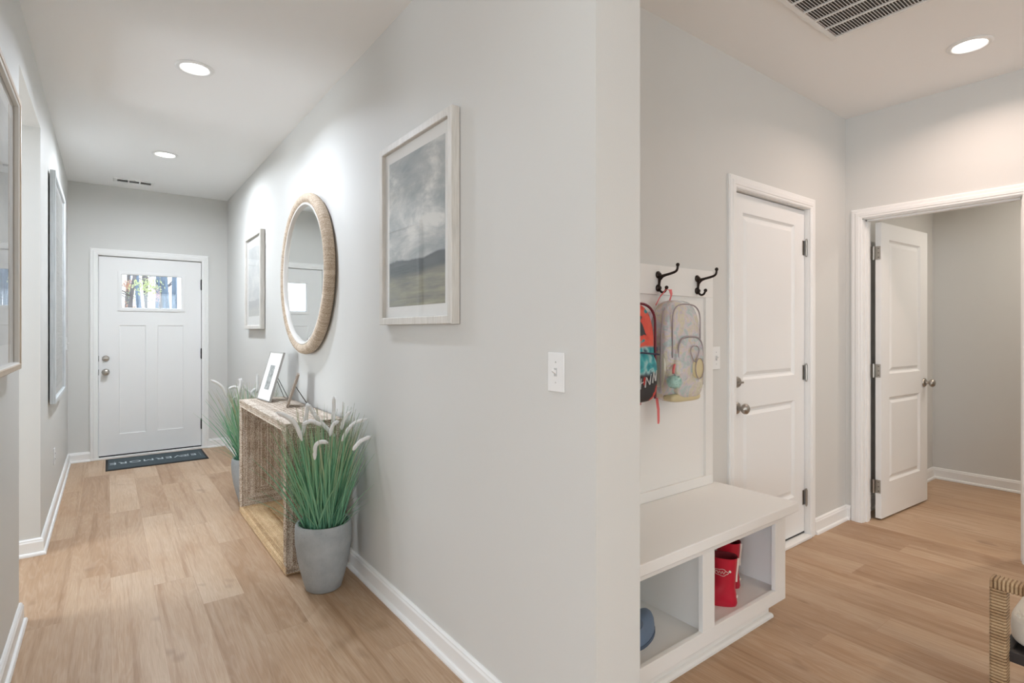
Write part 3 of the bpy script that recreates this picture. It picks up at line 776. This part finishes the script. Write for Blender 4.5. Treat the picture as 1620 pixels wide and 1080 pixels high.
# ============================================================ door mat
def doormat():
    t = empty('door_mat', (.396, 6.415, 0)); tag(t, 'dark grey door mat with pale lettering in front of the front door', 'door mat')
    rub = mat('black_rubber_edge', (.012,.011,.011), .7); pile = mat('slate_pile', (.055,.075,.085), .95); n = N(pile)
    n.bump(n.noise(n.coord(), 500, 2), .5, .003)
    MB().box((-.415,-.265,0),(.415,.265,.006)).build('rubber_edge', rub, t, bevel=.002)
    MB().box((-.395,-.245,.006),(.395,.245,.010)).build('pile', pile, t)
    ink = mat('pale_lettering', (.50,.55,.57), .9)
    def text(s, x, size, sx):
        c = bpy.data.curves.new('lettering', 'FONT'); c.body = s; c.size = size; c.extrude = .0004; c.align_x = 'CENTER'; c.align_y = 'CENTER'; c.space_character = sx
        tmp = bpy.data.objects.new('lettering_curve', c); COL.objects.link(tmp); bpy.context.view_layer.update()
        me = bpy.data.meshes.new_from_object(tmp.evaluated_get(bpy.context.evaluated_depsgraph_get())); bpy.data.objects.remove(tmp, do_unlink=True)
        o = bpy.data.objects.new('lettering', me); COL.objects.link(o); me.materials.clear(); me.materials.append(ink)
        o.location = (x, 0, .0104); o.rotation_euler = (0, 0, PI); o.parent = t
    text('EVERMORE', -.055, .125, 1.12); text('E|E', .265, .115, 1.0)
    ink2 = mat('faint_lettering', (.14,.17,.185), .9)
    for x in (-.345, .365): MB().box((x-.004,-.10,.010),(x+.004,.10,.0107)).build('border_line', ink2, t)
doormat()

# ============================================================ bench
BZ = .519
def bench():
    t = empty('storage_bench', (1.84, 1.37, 0)); tag(t, 'white built-in storage bench with open cubbies under the hooks', 'bench')
    ox, oy = 1.84, 1.37
    L = lambda *p: (p[0]-ox, p[1]-oy, p[2])
    x0, x1, yf, yb = XR2+.001, 2.440, 1.200, YA-.001
    MB().box(L(x0,1.158,BZ-.040), L(2.478,YA-.021 if False else yb,BZ)).build('bench_top', BENCHW, t, bevel=.003)
    zb, zt = .083, BZ-.040
    f = MB()
    for a, b in ((x0, x0+.075), (1.806, 1.885), (2.352, x1)): f.box(L(a,yf,.140), L(b,yf+.019,.437))
    f.box(L(x0,yf,zb), L(x1,yf+.019,.140)); f.box(L(x0,yf,.437), L(x1,yf+.019,zt))
    f.build('face_frame', BENCHW, t, bevel=.0012)
    c = MB()
    c.box(L(x0,yf+.019,zb), L(x1,yb,.127)); c.box(L(x0,yb-.012,.127), L(x1,yb,zt)); c.box(L(x1-.018,yf+.019,.127), L(x1,yb,zt)); c.box(L(x0,yf+.019,.127), L(x0+.018,yb,zt))
    c.box(L(1.836,yf+.019,.127), L(1.855,yb,zt))
    c.build('cabinet_body', BENCHW, t)
    MB().box(L(x0,yf+.045,0), L(2.378,yb,zb)).build('plinth', BENCHW, t)
    sh = [(0,0),(.015,0),(.015,.010),(.010,.018),(.004,.021),(0,.022)]
    MB().sweep([(2.378-ox,yb-oy),(2.378-ox,yf+.045-oy),(x0-ox,yf+.045-oy)][::-1], [(o,h) for o,h in sh], fz).build('shoe_moulding', BENCHW, t, smooth=25)
bench()

# ============================================================ coat hooks
def hook(x):
    t = empty('coat_hook', (x, PB-.018, 1.515))
    M = lambda z: Matrix.Translation((0,0,z)) @ Matrix.Rotation(PI/2, 4, 'X')
    mb = MB()
    for z in (.026, -.034): mb.lathe([(0,0),(.0165,0),(.0170,.004),(.0140,.008),(.009,.010),(.0095,.013),(.006,.017),(0,.018)], 20, M(z))
    mb.tube([(0,-.008,.026),(0,-.008,-.034)], .0055, 8)
    mb.build('back_plate', BRONZE, t, smooth=40)
    def sm(P, r, name):
        P = [Vector(p) for p in P]; C = []; R_ = []; n_ = 24
        for i in range(n_+1):
            s = i/n_*(len(P)-1); k = min(int(s), len(P)-2); u = s-k
            p0 = P[max(k-1,0)]; p1 = P[k]; p2 = P[k+1]; p3 = P[min(k+2, len(P)-1)]
            C.append(.5*((2*p1)+(p2-p0)*u+(2*p0-5*p1+4*p2-p3)*u*u+(3*p1-p0-3*p2+p3)*u**3)); R_.append(r[0]+(r[1]-r[0])*i/n_)
        mb = MB().tube(C, R_, 10); mb.sphere(C[-1], .0085, 12, 8); mb.build(name, BRONZE, t, smooth=60)
    sm([(0,-.006,.018),(0,-.040,.022),(0,-.085,.030),(0,-.103,.040),(0,-.107,.062)], (.0065,.0048), 'upper_arm')
    sm([(0,-.006,-.030),(0,-.014,-.048),(0,-.026,-.055),(0,-.040,-.050),(0,-.048,-.034)], (.0055,.0048), 'lower_arm')
    MB().tube([(0,-.006,-.024),(0,-.012,.002),(0,-.028,.016),(0,-.050,.022)], [.005,.005,.0048,.004], 8).build('brace', BRONZE, t, smooth=60)
    return t
hk = hook(2.298); tag(hk, 'dark bronze double coat hook with nothing on it, beside the nook door', 'coat hook', 'coat hooks on the white board')
for x, lab in ((2.000, 'dark bronze double coat hook carrying the clear pastel backpack'), (1.702, 'dark bronze double coat hook carrying the red and teal backpack')):
    c = copy_tree(hk); c.location = (x, PB-.018, 1.515); tag(c, lab, 'coat hook', 'coat hooks on the white board')

# ============================================================ backpacks
def shell(mb, c, w, d, h, pw=.5, n=40, m=26, taper=.0, cut=None, tone=.5):
    """rounded-box body; narrower to the top by taper; cut keeps y <= cut (flat back)"""
    verts = []; faces = []
    sp = lambda v, p: math.copysign(abs(v)**p, v)
    for i in range(m+1):
        th = PI*i/m
        for k in range(n):
            ph = 2*PI*k/n
            x = sp(math.sin(th), pw)*sp(math.cos(ph), pw); y = sp(math.sin(th), pw)*sp(math.sin(ph), pw); z = sp(math.cos(th), pw*1.25)
            if cut is not None: y = min(y, cut)
            kx = 1 - taper*max(0, z)**2
            verts.append((c[0]+x*w/2*kx, c[1]+y*d/2, c[2]+z*h/2))
    for i in range(m):
        for k in range(n): faces.append((i*n+k, i*n+(k+1) % n, (i+1)*n+(k+1) % n, (i+1)*n+k))
    mb.add(verts, faces, tone); return mb
def arch(cx, y, z0, z1, hw, r=.0035, n=24):
    """inverted-U seam path"""
    P = [(cx-hw, y, z0)]
    for i in range(n+1):
        a = PI - PI*i/n; P.append((cx+hw*math.copysign(abs(math.cos(a))**.7, math.cos(a)), y, z1-hw*.75+hw*.75*abs(math.sin(a))**.8))
    P.append((cx+hw, y, z0)); return P
def clear_pack():
    t = empty('backpack', (2.035, 1.492, .972)); tag(t, 'clear iridescent pastel backpack with mint pompom hanging from a hook', 'backpack')
    film = mat('iridescent_film', (.8,.75,.8), .16, spec=.9); n = N(film)
    f = n.noise(n.coord('Object', (1,1,1)), 16, 4, .6, 1.2)
    n.base(n.ramp(f, [(.30,(.66,.48,.62)),(.40,(.50,.66,.62)),(.50,(.74,.64,.70)),(.60,(.74,.70,.48)),(.72,(.62,.52,.70))]))
    n.bump(n.noise(n.coord(), 28, 3, .5, .6), .8, .012); n.b.inputs['Alpha'].default_value = .72
    yel = mat('yellow_trim_film', (.66,.56,.33), .3); yel.node_tree.nodes['Principled BSDF'].inputs['Alpha'].default_value = .85
    taup = mat('grey_lilac_zip', (.36,.31,.32), .6); coral = mat('coral_webbing', (.75,.17,.17), .7); lil = mat('lilac_panel', (.62,.53,.60), .6)
    shell(MB(), (0,0,.225), .262, .130, .450, .52, taper=.12, cut=.9).build('body', film, t, smooth=180)
    MB().box((-.115,.050,.03),(.115,.056,.40)).build('back_panel', lil, t, bevel=.002)
    pk = shell(MB(), (.012,-.052,.155), .205, .060, .275, .5, taper=.08).build('front_pocket', film, t, smooth=180)
    MB().tube(arch(.012,-.072,.075,.290,.088), .0042, 6).build('zip', taup, pk, smooth=60)
    MB().tube(arch(0,-.060,.20,.432,.100), .0032, 6).build('main_zip', taup, t, smooth=60)
    MB().tube([(-.131,-.02,.05),(-.131,-.025,.30),(-.112,-.02,.40),(-.05,0,.447),(.02,0,.449)], .0035, 6).build('piping', taup, t, smooth=60)
    shell(MB(), (.0,-.036,.024), .215, .070, .040, .5).build('bottom_trim', yel, t, smooth=180)
    shell(MB(), (.052,-.080,.150), .085, .022, .090, .7).build('sequin_patch', yel, t, smooth=180)
    MB().tube([(.02+.028*math.cos(a)*(1+.5*math.sin(a)), -.088, .215+.035*math.sin(a)) for a in [i*PI/10 for i in range(21)]], .0025, 6).build('cord_loop', taup, t, smooth=60)
    MB().tube([(.05+.03*math.cos(a), -.092, .150+.045*math.sin(a)) for a in [i*PI/10 for i in range(21)]], .002, 6).build('cord_loop', taup, t, smooth=60)
    # mesh side pocket
    shell(MB(), (-.118,.0,.17), .030, .085, .20, .75).build('side_pocket', mat('silver_glitter_film', (.62,.60,.50), .3, .2), t, smooth=180)
    # pompom
    rd = random.Random(2); mb = MB().sphere((-.122,-.085,.100), .026, 16, 10)
    for i in range(900):
        v = Vector((rd.gauss(0,1), rd.gauss(0,1), rd.gauss(0,1))).normalized(); q = Vector((-.122,-.085,.100)); a = v.orthogonal().normalized()*.0011
        mb.add([q+v*.022-a, q+v*.022+a, q+v*rd.uniform(.033,.038)], [(0,1,2)])
    mb.build('pompom', mat('mint_fur', (.52,.72,.66), .9), t, recalc=False)
    MB().tube([(-.122,-.080,.135),(-.115,-.075,.150),(-.095,-.066,.170)], .005, 6).build('pompom_clip', coral, t, smooth=60)
    # grab loop over the hook's lower arm and straps
    MB().tube([(-.005,.030,.440),(-.030,-.002,.475),(-.035,.000,.497),(-.034,.022,.500),(-.060,.034,.470),(-.085,.040,.430)], .009, 8, flat=.22, up=(0,1,0)).build('grab_loop', coral, t, smooth=60)
    mb = MB()
    mb.tube([(-.085,.045,.40),(-.135,.05,.32),(-.142,.055,.18),(-.115,.052,.06)], .018, 8, flat=.25, up=(0,1,0))
    mb.tube([(.085,.045,.40),(.120,.055,.32),(.125,.055,.18),(.105,.052,.06)], .018, 8, flat=.25, up=(0,1,0))
    mb.build('shoulder_straps', lil, t, smooth=60)
    MB().tube([(-.105,.02,.02),(-.100,.015,-.03),(-.092,.02,-.085),(-.094,.02,-.095)], [.009,.009,.008,.006], 6, flat=.2, up=(0,1,0)).build('strap_end', coral, t, smooth=60)
clear_pack()
def red_pack():
    t = empty('backpack', (1.700, 1.488, .985)); tag(t, 'red, teal and black patterned backpack cut by the wall end', 'backpack')
    pat = mat('bold_printed_cloth', (.1,.1,.1), .45); n = N(pat)
    v = n.coord('Object', (1,1,1)); nz = n.noise(v, 9, 2, .5, .8); nb = n.noise(n.coord('Object', (1,1,1), (3,1,2)), 15, 2, .5, .5)
    sp = n.new('SeparateXYZ'); n.link(v, sp.inputs[0])
    upper = n.ramp(nz, [(.0,(.03,.03,.035)),(.44,(.03,.03,.035)),(.46,(.62,.05,.03)),(.60,(.70,.09,.05)),(.62,(.02,.25,.27)),(1,(.02,.25,.27))])
    mid = n.ramp(nb, [(.35,(.01,.18,.22)),(.45,(.03,.33,.36)),(.55,(.30,.52,.52)),(.64,(.02,.05,.09))])
    low = n.ramp(nz, [(.40,(.02,.018,.02)),(.58,(.025,.02,.022)),(.60,(.55,.04,.03))])
    z1 = n.ramp(n.math('ADD', sp.outputs[2], n.math('MULTIPLY', nb, .06)), [(.155,(0,0,0)),(.165,(1,1,1))])
    z2 = n.ramp(n.math('ADD', sp.outputs[2], n.math('MULTIPLY', nz, .06)), [(.265,(0,0,0)),(.275,(1,1,1))])
    n.base(n.mix(z2, n.mix(z1, low, mid), upper))
    maroon = mat('maroon_piping', (.16,.015,.03), .5); navy = mat('navy_web', (.02,.03,.07), .6); wht = mat('white_print', (.78,.78,.78), .6)
    shell(MB(), (0,0,.210), .270, .130, .420, .55, taper=.12, cut=.9).build('body', pat, t, smooth=180)
    pk = shell(MB(), (0,-.055,.115), .235, .050, .205, .5).build('front_pocket', pat, t, smooth=180)
    MB().tube([(-.115,-.078,.205),(0,-.084,.215),(.115,-.076,.205)], .004, 6).build('zip', navy, pk, smooth=60)
    MB().tube(arch(0,-.052,.02,.414,.124), .0055, 6).build('piping', maroon, t, smooth=60)
    # brushy white strokes printed across the pocket
    mb = MB()
    strokes = [((.020,.075),(.028,.115)),((.028,.115),(.048,.085)),((.048,.085),(.058,.128)),((.066,.090),(.072,.135)),((.072,.135),(.084,.098)),((.084,.098),(.092,.142)),((-.010,.070),(-.002,.112)),((-.010,.09),(.012,.098)),((-.06,.06),(-.05,.10)),((-.05,.10),(-.03,.07))]
    for a, b in strokes:
        ya = -.0835
        mb.tube([(a[0],ya,a[1]),(b[0],ya,b[1])], [.0045,.0022], 6, flat=.35, up=(0,0,1))
    mb.build('printed_strokes', wht, pk)
    MB().box((.120,-.050,.215),(.142,.02,.235)).box((.122,-.045,.190),(.140,.02,.205)).build('side_buckle', navy, t, bevel=.002)
    MB().box((-.110,.050,.03),(.110,.056,.36)).build('back_panel', navy, t, bevel=.002)
    MB().tube([(.02,.034,.40),(.012,.010,.440),(.006,.003,.478),(.002,.016,.480),(-.008,.030,.440),(-.02,.036,.40)], .009, 8, flat=.22, up=(0,1,0)).build('grab_loop', maroon, t, smooth=60)
    MB().tube([(.085,.045,.37),(.132,.05,.29),(.138,.05,.17),(.110,.05,.05)], .018, 8, flat=.25, up=(0,1,0)).build('shoulder_straps', navy, t, smooth=60)
    MB().tube([(.02,.0,.012),(.03,-.004,-.006),(.09,.0,-.008),(.10,.01,.012)], .006, 6, flat=.4).build('strap_end', mat('salmon_webbing', (.72,.28,.24), .7), t, smooth=60)
red_pack()

# ============================================================ boots and shoe in the bench
RED = mat('red_rubber', (.50,.012,.035), .28); DKRED = mat('dark_red_lining', (.16,.004,.012), .8); STR = mat('pale_stripe', (.70,.66,.58), .5)
CUBZ = .127
def boot():
    """toe points to local -x, heel at +x"""
    t = empty('rain_boot', (0,0,0))
    secs = [(-.075,.030,.0,.040,.030),]
    rings = []
    # (z, cx, half-length x, half-width y)
    S = [(0,-.050,.098,.036),(.012,-.050,.102,.039),(.030,-.050,.099,.039),(.052,-.036,.083,.038),(.068,-.018,.062,.036),(.085,-.004,.048,.035),(.105,.0,.045,.035),(.135,.0,.047,.037),(.165,.0,.050,.040),(.195,.0,.052,.042),(.205,.0,.0535,.0435)]
    n_ = 28; V = []; Fc = []
    for z, cx, a, b in S:
        for k in range(n_):
            ph = 2*PI*k/n_; V.append((cx+a*math.copysign(abs(math.cos(ph))**.85, math.cos(ph)), b*math.copysign(abs(math.sin(ph))**.85, math.sin(ph)), z))
    for i in range(len(S)-1):
        for k in range(n_): Fc.append((i*n_+k, i*n_+(k+1) % n_, (i+1)*n_+(k+1) % n_, (i+1)*n_+k))
    Fc.append(tuple(range(n_))[::-1])
    o = MB().add(V, Fc).build('boot_shell', RED, t, smooth=60)
    V = []; Fc = []; S2 = [(.205,.0,.0535,.0435),(.204,.0,.049,.039),(.13,.0,.043,.033),(.09,.0,.040,.031)]
    for z, cx, a, b in S2:
        for k in range(n_):
            ph = 2*PI*k/n_; V.append((cx+a*math.copysign(abs(math.cos(ph))**.85, math.cos(ph)), b*math.copysign(abs(math.sin(ph))**.85, math.sin(ph)), z))
    for i in range(3):
        for k in range(n_): Fc.append((i*n_+k, i*n_+(k+1) % n_, (i+1)*n_+(k+1) % n_, (i+1)*n_+k))
    Fc.append(tuple(3*n_+k for k in range(n_)))
    MB().add(V, Fc).build('lining', DKRED, t, smooth=60)
    MB().box((-.150,-.040,-.0)[:3], (.054,.040,.006)).build('sole', DKRED, t, bevel=.004) if False else None
    MB().tube([(.0545,0,.200),(.0510,0,.165),(.0480,0,.130),(.0465,0,.100)], .0052, 8, flat=.5, up=(0,1,0)).build('back_stripe', STR, t, smooth=60)
    MB().sphere((.050,-.004,.040), .008, 10, 6, (.5,1,1)).build('heel_emblem', STR, t, smooth=60)
    # white outline emblem on the outer side: a cloud line with a squiggle and a dot
    mb = MB(); y = -.0415
    cl = []
    for i in range(33):
        a = 2*PI*i/32; r = 1+.12*math.cos(5*a)
        cl.append((-.012+.026*r*math.cos(a), y+.0010*0, .145+.014*r*math.sin(a)))
    def hug(p):   # lay the mark on the shaft's curved side
        x, _, z = p; b = .0375+(z-.135)*.09; a = .047; s = max(-1, min(1, x/a)); return (x, -b*(1-abs(s)**2.35)**(1/2.35)-.0006, z)
    cl = [hug(p) for p in cl]; mb.tube(cl, .0011, 5, caps=False)
    mb.tube([hug((-.032+i*.0022, 0, .145+.006*math.sin(i*1.25))) for i in range(18)], .0011, 5)
    mb.sphere(hug((.022,0,.152)), .0055, 10, 6, (1,.3,1)); mb.build('side_emblem', STR, t, smooth=60)
    return t
b1 = boot(); b1.location = (2.100, 1.292, CUBZ); b1.rotation_euler = (0,0,-1.02)
tag(b1, 'red rubber rain boot with white emblem in the right cubby, nearer one', 'boot', 'red rain boots in the bench')
b2 = copy_tree(b1); b2.location = (2.262, 1.372, CUBZ); b2.rotation_euler = (0,0,-1.12)
tag(b2, 'red rubber rain boot standing behind the other in the right cubby', 'boot', 'red rain boots in the bench')
def shoe():
    t = empty('shoe', (1.610, 1.340, CUBZ), rz=.35); tag(t, 'blue-grey slip-on shoe in the left cubby, mostly hidden by the wall', 'shoe')
    blue = mat('slate_blue_foam', (.13,.18,.26), .55); dk = mat('dark_blue_foam', (.07,.10,.15), .6)
    V = []; Fc = []; n_ = 26
    S = [(0,.0,.105,.042),(.014,.0,.110,.045),(.028,.0,.108,.045),(.050,.004,.098,.042),(.068,.010,.080,.035),(.080,.018,.055,.024),(.085,.022,.028,.012)]
    for z, cx, a, b in S:
        for k in range(n_):
            ph = 2*PI*k/n_; V.append((cx+a*math.cos(ph), b*math.sin(ph), z))
    for i in range(len(S)-1):
        for k in range(n_): Fc.append((i*n_+k, i*n_+(k+1) % n_, (i+1)*n_+(k+1) % n_, (i+1)*n_+k))
    Fc.append(tuple(range(n_))[::-1]); Fc.append(tuple((len(S)-1)*n_+k for k in range(n_)))
    MB().add(V, Fc).build('upper', blue, t, smooth=60)
    MB().lathe([(.0,.0),(1,0),(1,1),(0,1)], 26, Matrix.Diagonal((.112,.047,.012,1))).build('sole', dk, t, smooth=40)
    MB().sphere((-.045,0,.070), .034, 16, 8, (1.2,.8,.5)).build('opening', dk, t, smooth=60)
shoe()

# ============================================================ woven armchair, mostly outside the picture
def chair():
    t = empty('wicker_armchair', (2.28, .06, 0)); tag(t, 'woven cord armchair with cream cushion at the lower right corner', 'armchair')
    ox, oy = 2.28, .06
    xa, xb, yf, yb = 1.980-ox, 2.580-ox, .383-oy, -.270-oy
    for x in (xa, xb):
        mb = MB(); wrapped_bar(mb, (x,yf,0.0), (x,yf,.578), .040, .032); mb.build('leg', WICKER, t, tones=True)
        mb = MB(); wrapped_bar(mb, (x,yb,0.0), (x,yb,.578), .040, .032); mb.build('leg', WICKER, t, tones=True)
        mb = MB(); wrapped_bar(mb, (x,yf+.017,.589), (x,yb-.017,.589), .042, .024); mb.build('armrest', WICKER, t, tones=True)
    fm = mat('dark_wood_rail', (.022,.018,.017), .5)
    mb = MB().box((xa+.02,yf-.022,.375),(xb-.02,yf+.0,.405)).box((xa+.02,yb,.375),(xb-.02,yb+.022,.405)).box((xa+.012,yb+.016,.375),(xa+.032,yf-.016,.405)).box((xb-.032,yb+.016,.375),(xb-.012,yf-.016,.405))
    mb.box((xa+.03,yb+.02,.392),(xb-.03,yf-.02,.400)); mb.build('seat_frame', fm, t, bevel=.002)
    cu = mat('cream_cushion', (.70,.66,.58), .9); n = N(cu); n.bump(n.noise(n.coord(), 400, 2), .5, .003)
    shell(MB(), ((xa+xb)/2, (yf+yb)/2+.02, .446), xb-xa-.050, yf-yb-.04, .090, .28, n=60, m=20).build('seat_cushion', cu, t, smooth=180)
    shell(MB(), ((xa+xb)/2, yb+.085, .66), xb-xa-.07, .12, .40, .35, n=50, m=26).build('back_cushion', cu, t, smooth=180)
    mb = MB()
    for x in (xa, xb): wrapped_bar(mb, (x,yb-.004,.60), (x,yb-.05,.90), .036, .028)
    wrapped_bar(mb, (xa-.018,yb-.05,.905), (xb+.018,yb-.05,.905), .036, .028, side=(0,1,0))
    for i in range(9):
        x = xa+.06+i*(xb-xa-.12)/8; wrapped_bar(mb, (x,yb+.0,.41), (x,yb-.045,.895), .012, .010)
    mb.build('backrest', WICKER, t, tones=True)
    rd = random.Random(4); mb = MB()
    for i in range(26):
        q = Vector((xa+.05+rd.uniform(0,.05), yf-.03-rd.uniform(0,.05), .489)); mb.tube([q, q+Vector((rd.uniform(-.012,.012), rd.uniform(-.012,.012), rd.uniform(.004,.016)))], .0012, 4)
    mb.build('cushion_tassel', cu, t)
chair()

# ============================================================ outdoors beyond the front door
GRASS = mat('leafy_ground', (.22,.20,.10), .95); n = N(GRASS); n.base(n.ramp(n.noise(n.coord(), 3, 6, .7), [(.3,(.16,.18,.07)),(.6,(.35,.27,.14))]))
struct(MB().box((-30, YB+.16, -.30), (34, 60, -.16)).build('ground', GRASS))
struct(MB().box((-1.2, YB+.15, -.158), (2.0, YB+1.7, -.02)).build('porch', mat('porch_concrete', (.45,.44,.42), .85)))
def bark(name, c):
    m = mat(name, c, .9); n = N(m); f = n.noise(n.coord('Object', (9,9,1.2)), 2, 4, .6); n.base(n.ramp(f, [(.3, tuple(k*.6 for k in c)), (.7, tuple(min(1,k*1.35) for k in c))])); return m
BARKS = [bark('blue_grey_bark', (.20,.26,.34)), bark('brown_bark', (.21,.19,.19))]
def leafmat(name, c):
    m = mat(name, c, .6); n = N(m); b2 = n.new('BsdfTranslucent'); b2.inputs[0].default_value = (*c, 1)
    mx = n.new('MixShader'); mx.inputs[0].default_value = .45; n.link(n.b.outputs[0], mx.inputs[1]); n.link(b2.outputs[0], mx.inputs[2]); n.link(mx.outputs[0], n.n['Material Output'].inputs[0]); return m
LEAF = {'yellow-green': leafmat('lime_leaves', (.72,.76,.42)), 'rust-orange': leafmat('rust_leaves', (.72,.45,.33)), 'green': leafmat('green_leaves', (.45,.55,.38)), 'pink-red': leafmat('pink_leaves', (.76,.52,.50))}
def tree(x, y, r, h, barkm, kind, nleaf, z0, z1, spread, rd, label):
    t = empty('tree', (x, y, -.17)); tag(t, label, 'tree', kind+' trees beyond the front door' if kind else 'bare trunks beyond the front door')
    P = [(0,0,0)]; n_ = 8
    for i in range(1, n_+1): P.append((P[-1][0]+rd.uniform(-.1,.1), P[-1][1]+rd.uniform(-.1,.1), h*i/n_))
    mb = MB().tube(P, [r*(1.15-.8*i/n_) for i in range(n_+1)], 10)
    for k in range(9):
        i = rd.randint(3, n_-1); a = rd.uniform(0, 2*PI); L = rd.uniform(.5, 1.4)*spread
        p = Vector(P[i]); e = p+Vector((math.cos(a)*L, math.sin(a)*L, L*rd.uniform(.3,.9)))
        mb.tube([p, p.lerp(e,.5)+Vector((0,0,-.05)), e], [r*.3, r*.2, r*.08], 6)
    mb.build('trunk', barkm, t, smooth=60)
    if kind:
        mb = MB(); cl = [(Vector((rd.uniform(-1,1)*spread, rd.uniform(-1,1)*spread, rd.uniform(z0, z1))), rd.uniform(.3,.7)*spread) for _ in range(9)]
        for i in range(nleaf):
            c, cr = rd.choice(cl); v = Vector((rd.gauss(0,.5), rd.gauss(0,.5), rd.gauss(0,.4)))*cr; q = c+v
            a = Vector((rd.gauss(0,1), rd.gauss(0,1), rd.gauss(0,1))).normalized(); b = a.orthogonal().normalized(); s = rd.uniform(.022,.045)
            mb.add([q-a*s, q-b*s*.5, q+a*s, q+b*s*.5], [(0,1,2,3)])
        mb.build('foliage', LEAF[kind], t, recalc=False, kind='stuff')
rd = random.Random(8)
specs = [(.76,17,.060,9,0,None),(.98,19,.035,9,1,None),(1.12,17.5,.030,9,1,None),(1.36,17,.085,10,0,None),(1.66,20,.06,10,0,None),(1.95,22,.07,10,0,None),(2.6,20,.08,10,0,None),(3.4,23,.12,10,0,None),
         (.30,15.5,.05,6,1,'yellow-green'),(.42,24,.06,7,1,'yellow-green'),(-1.2,20,.10,8,1,'green'),(1.08,21.5,.05,5,1,'rust-orange'),(1.35,27,.06,7,1,'pink-red'),
         (-2.5,26,.12,9,0,'yellow-green'),(4.8,26,.15,10,0,'green'),(.9,31,.10,10,0,None),(1.9,33,.10,10,0,None),(3.6,34,.16,11,0,None),(-.6,30,.13,10,1,None),(5.0,33,.16,11,0,None)]
specs += [(-3.2+3.0*i+rd.uniform(-.3,.3), 38+3.2*k+rd.uniform(-.3,.3), rd.uniform(.10,.22), rd.uniform(10,13), rd.choice([0,0,1]), rd.choice([None,None,'green','pink-red','yellow-green'])) for i in range(5) for k in range(4)]
LAB = {None: 'bare grey tree trunk seen through the front door window', 'yellow-green': 'yellow-green leafy tree seen through the front door window', 'green': 'green leafy tree seen through the front door window',
       'rust-orange': 'rust-orange autumn tree seen through the front door window', 'pink-red': 'pinkish red autumn tree seen through the front door window'}
for x, y, r, h, bk, kind in specs:
    tree(x, y, r, h, BARKS[bk], kind, 2200, 1.0, 5.2, .75, rd, LAB[kind])
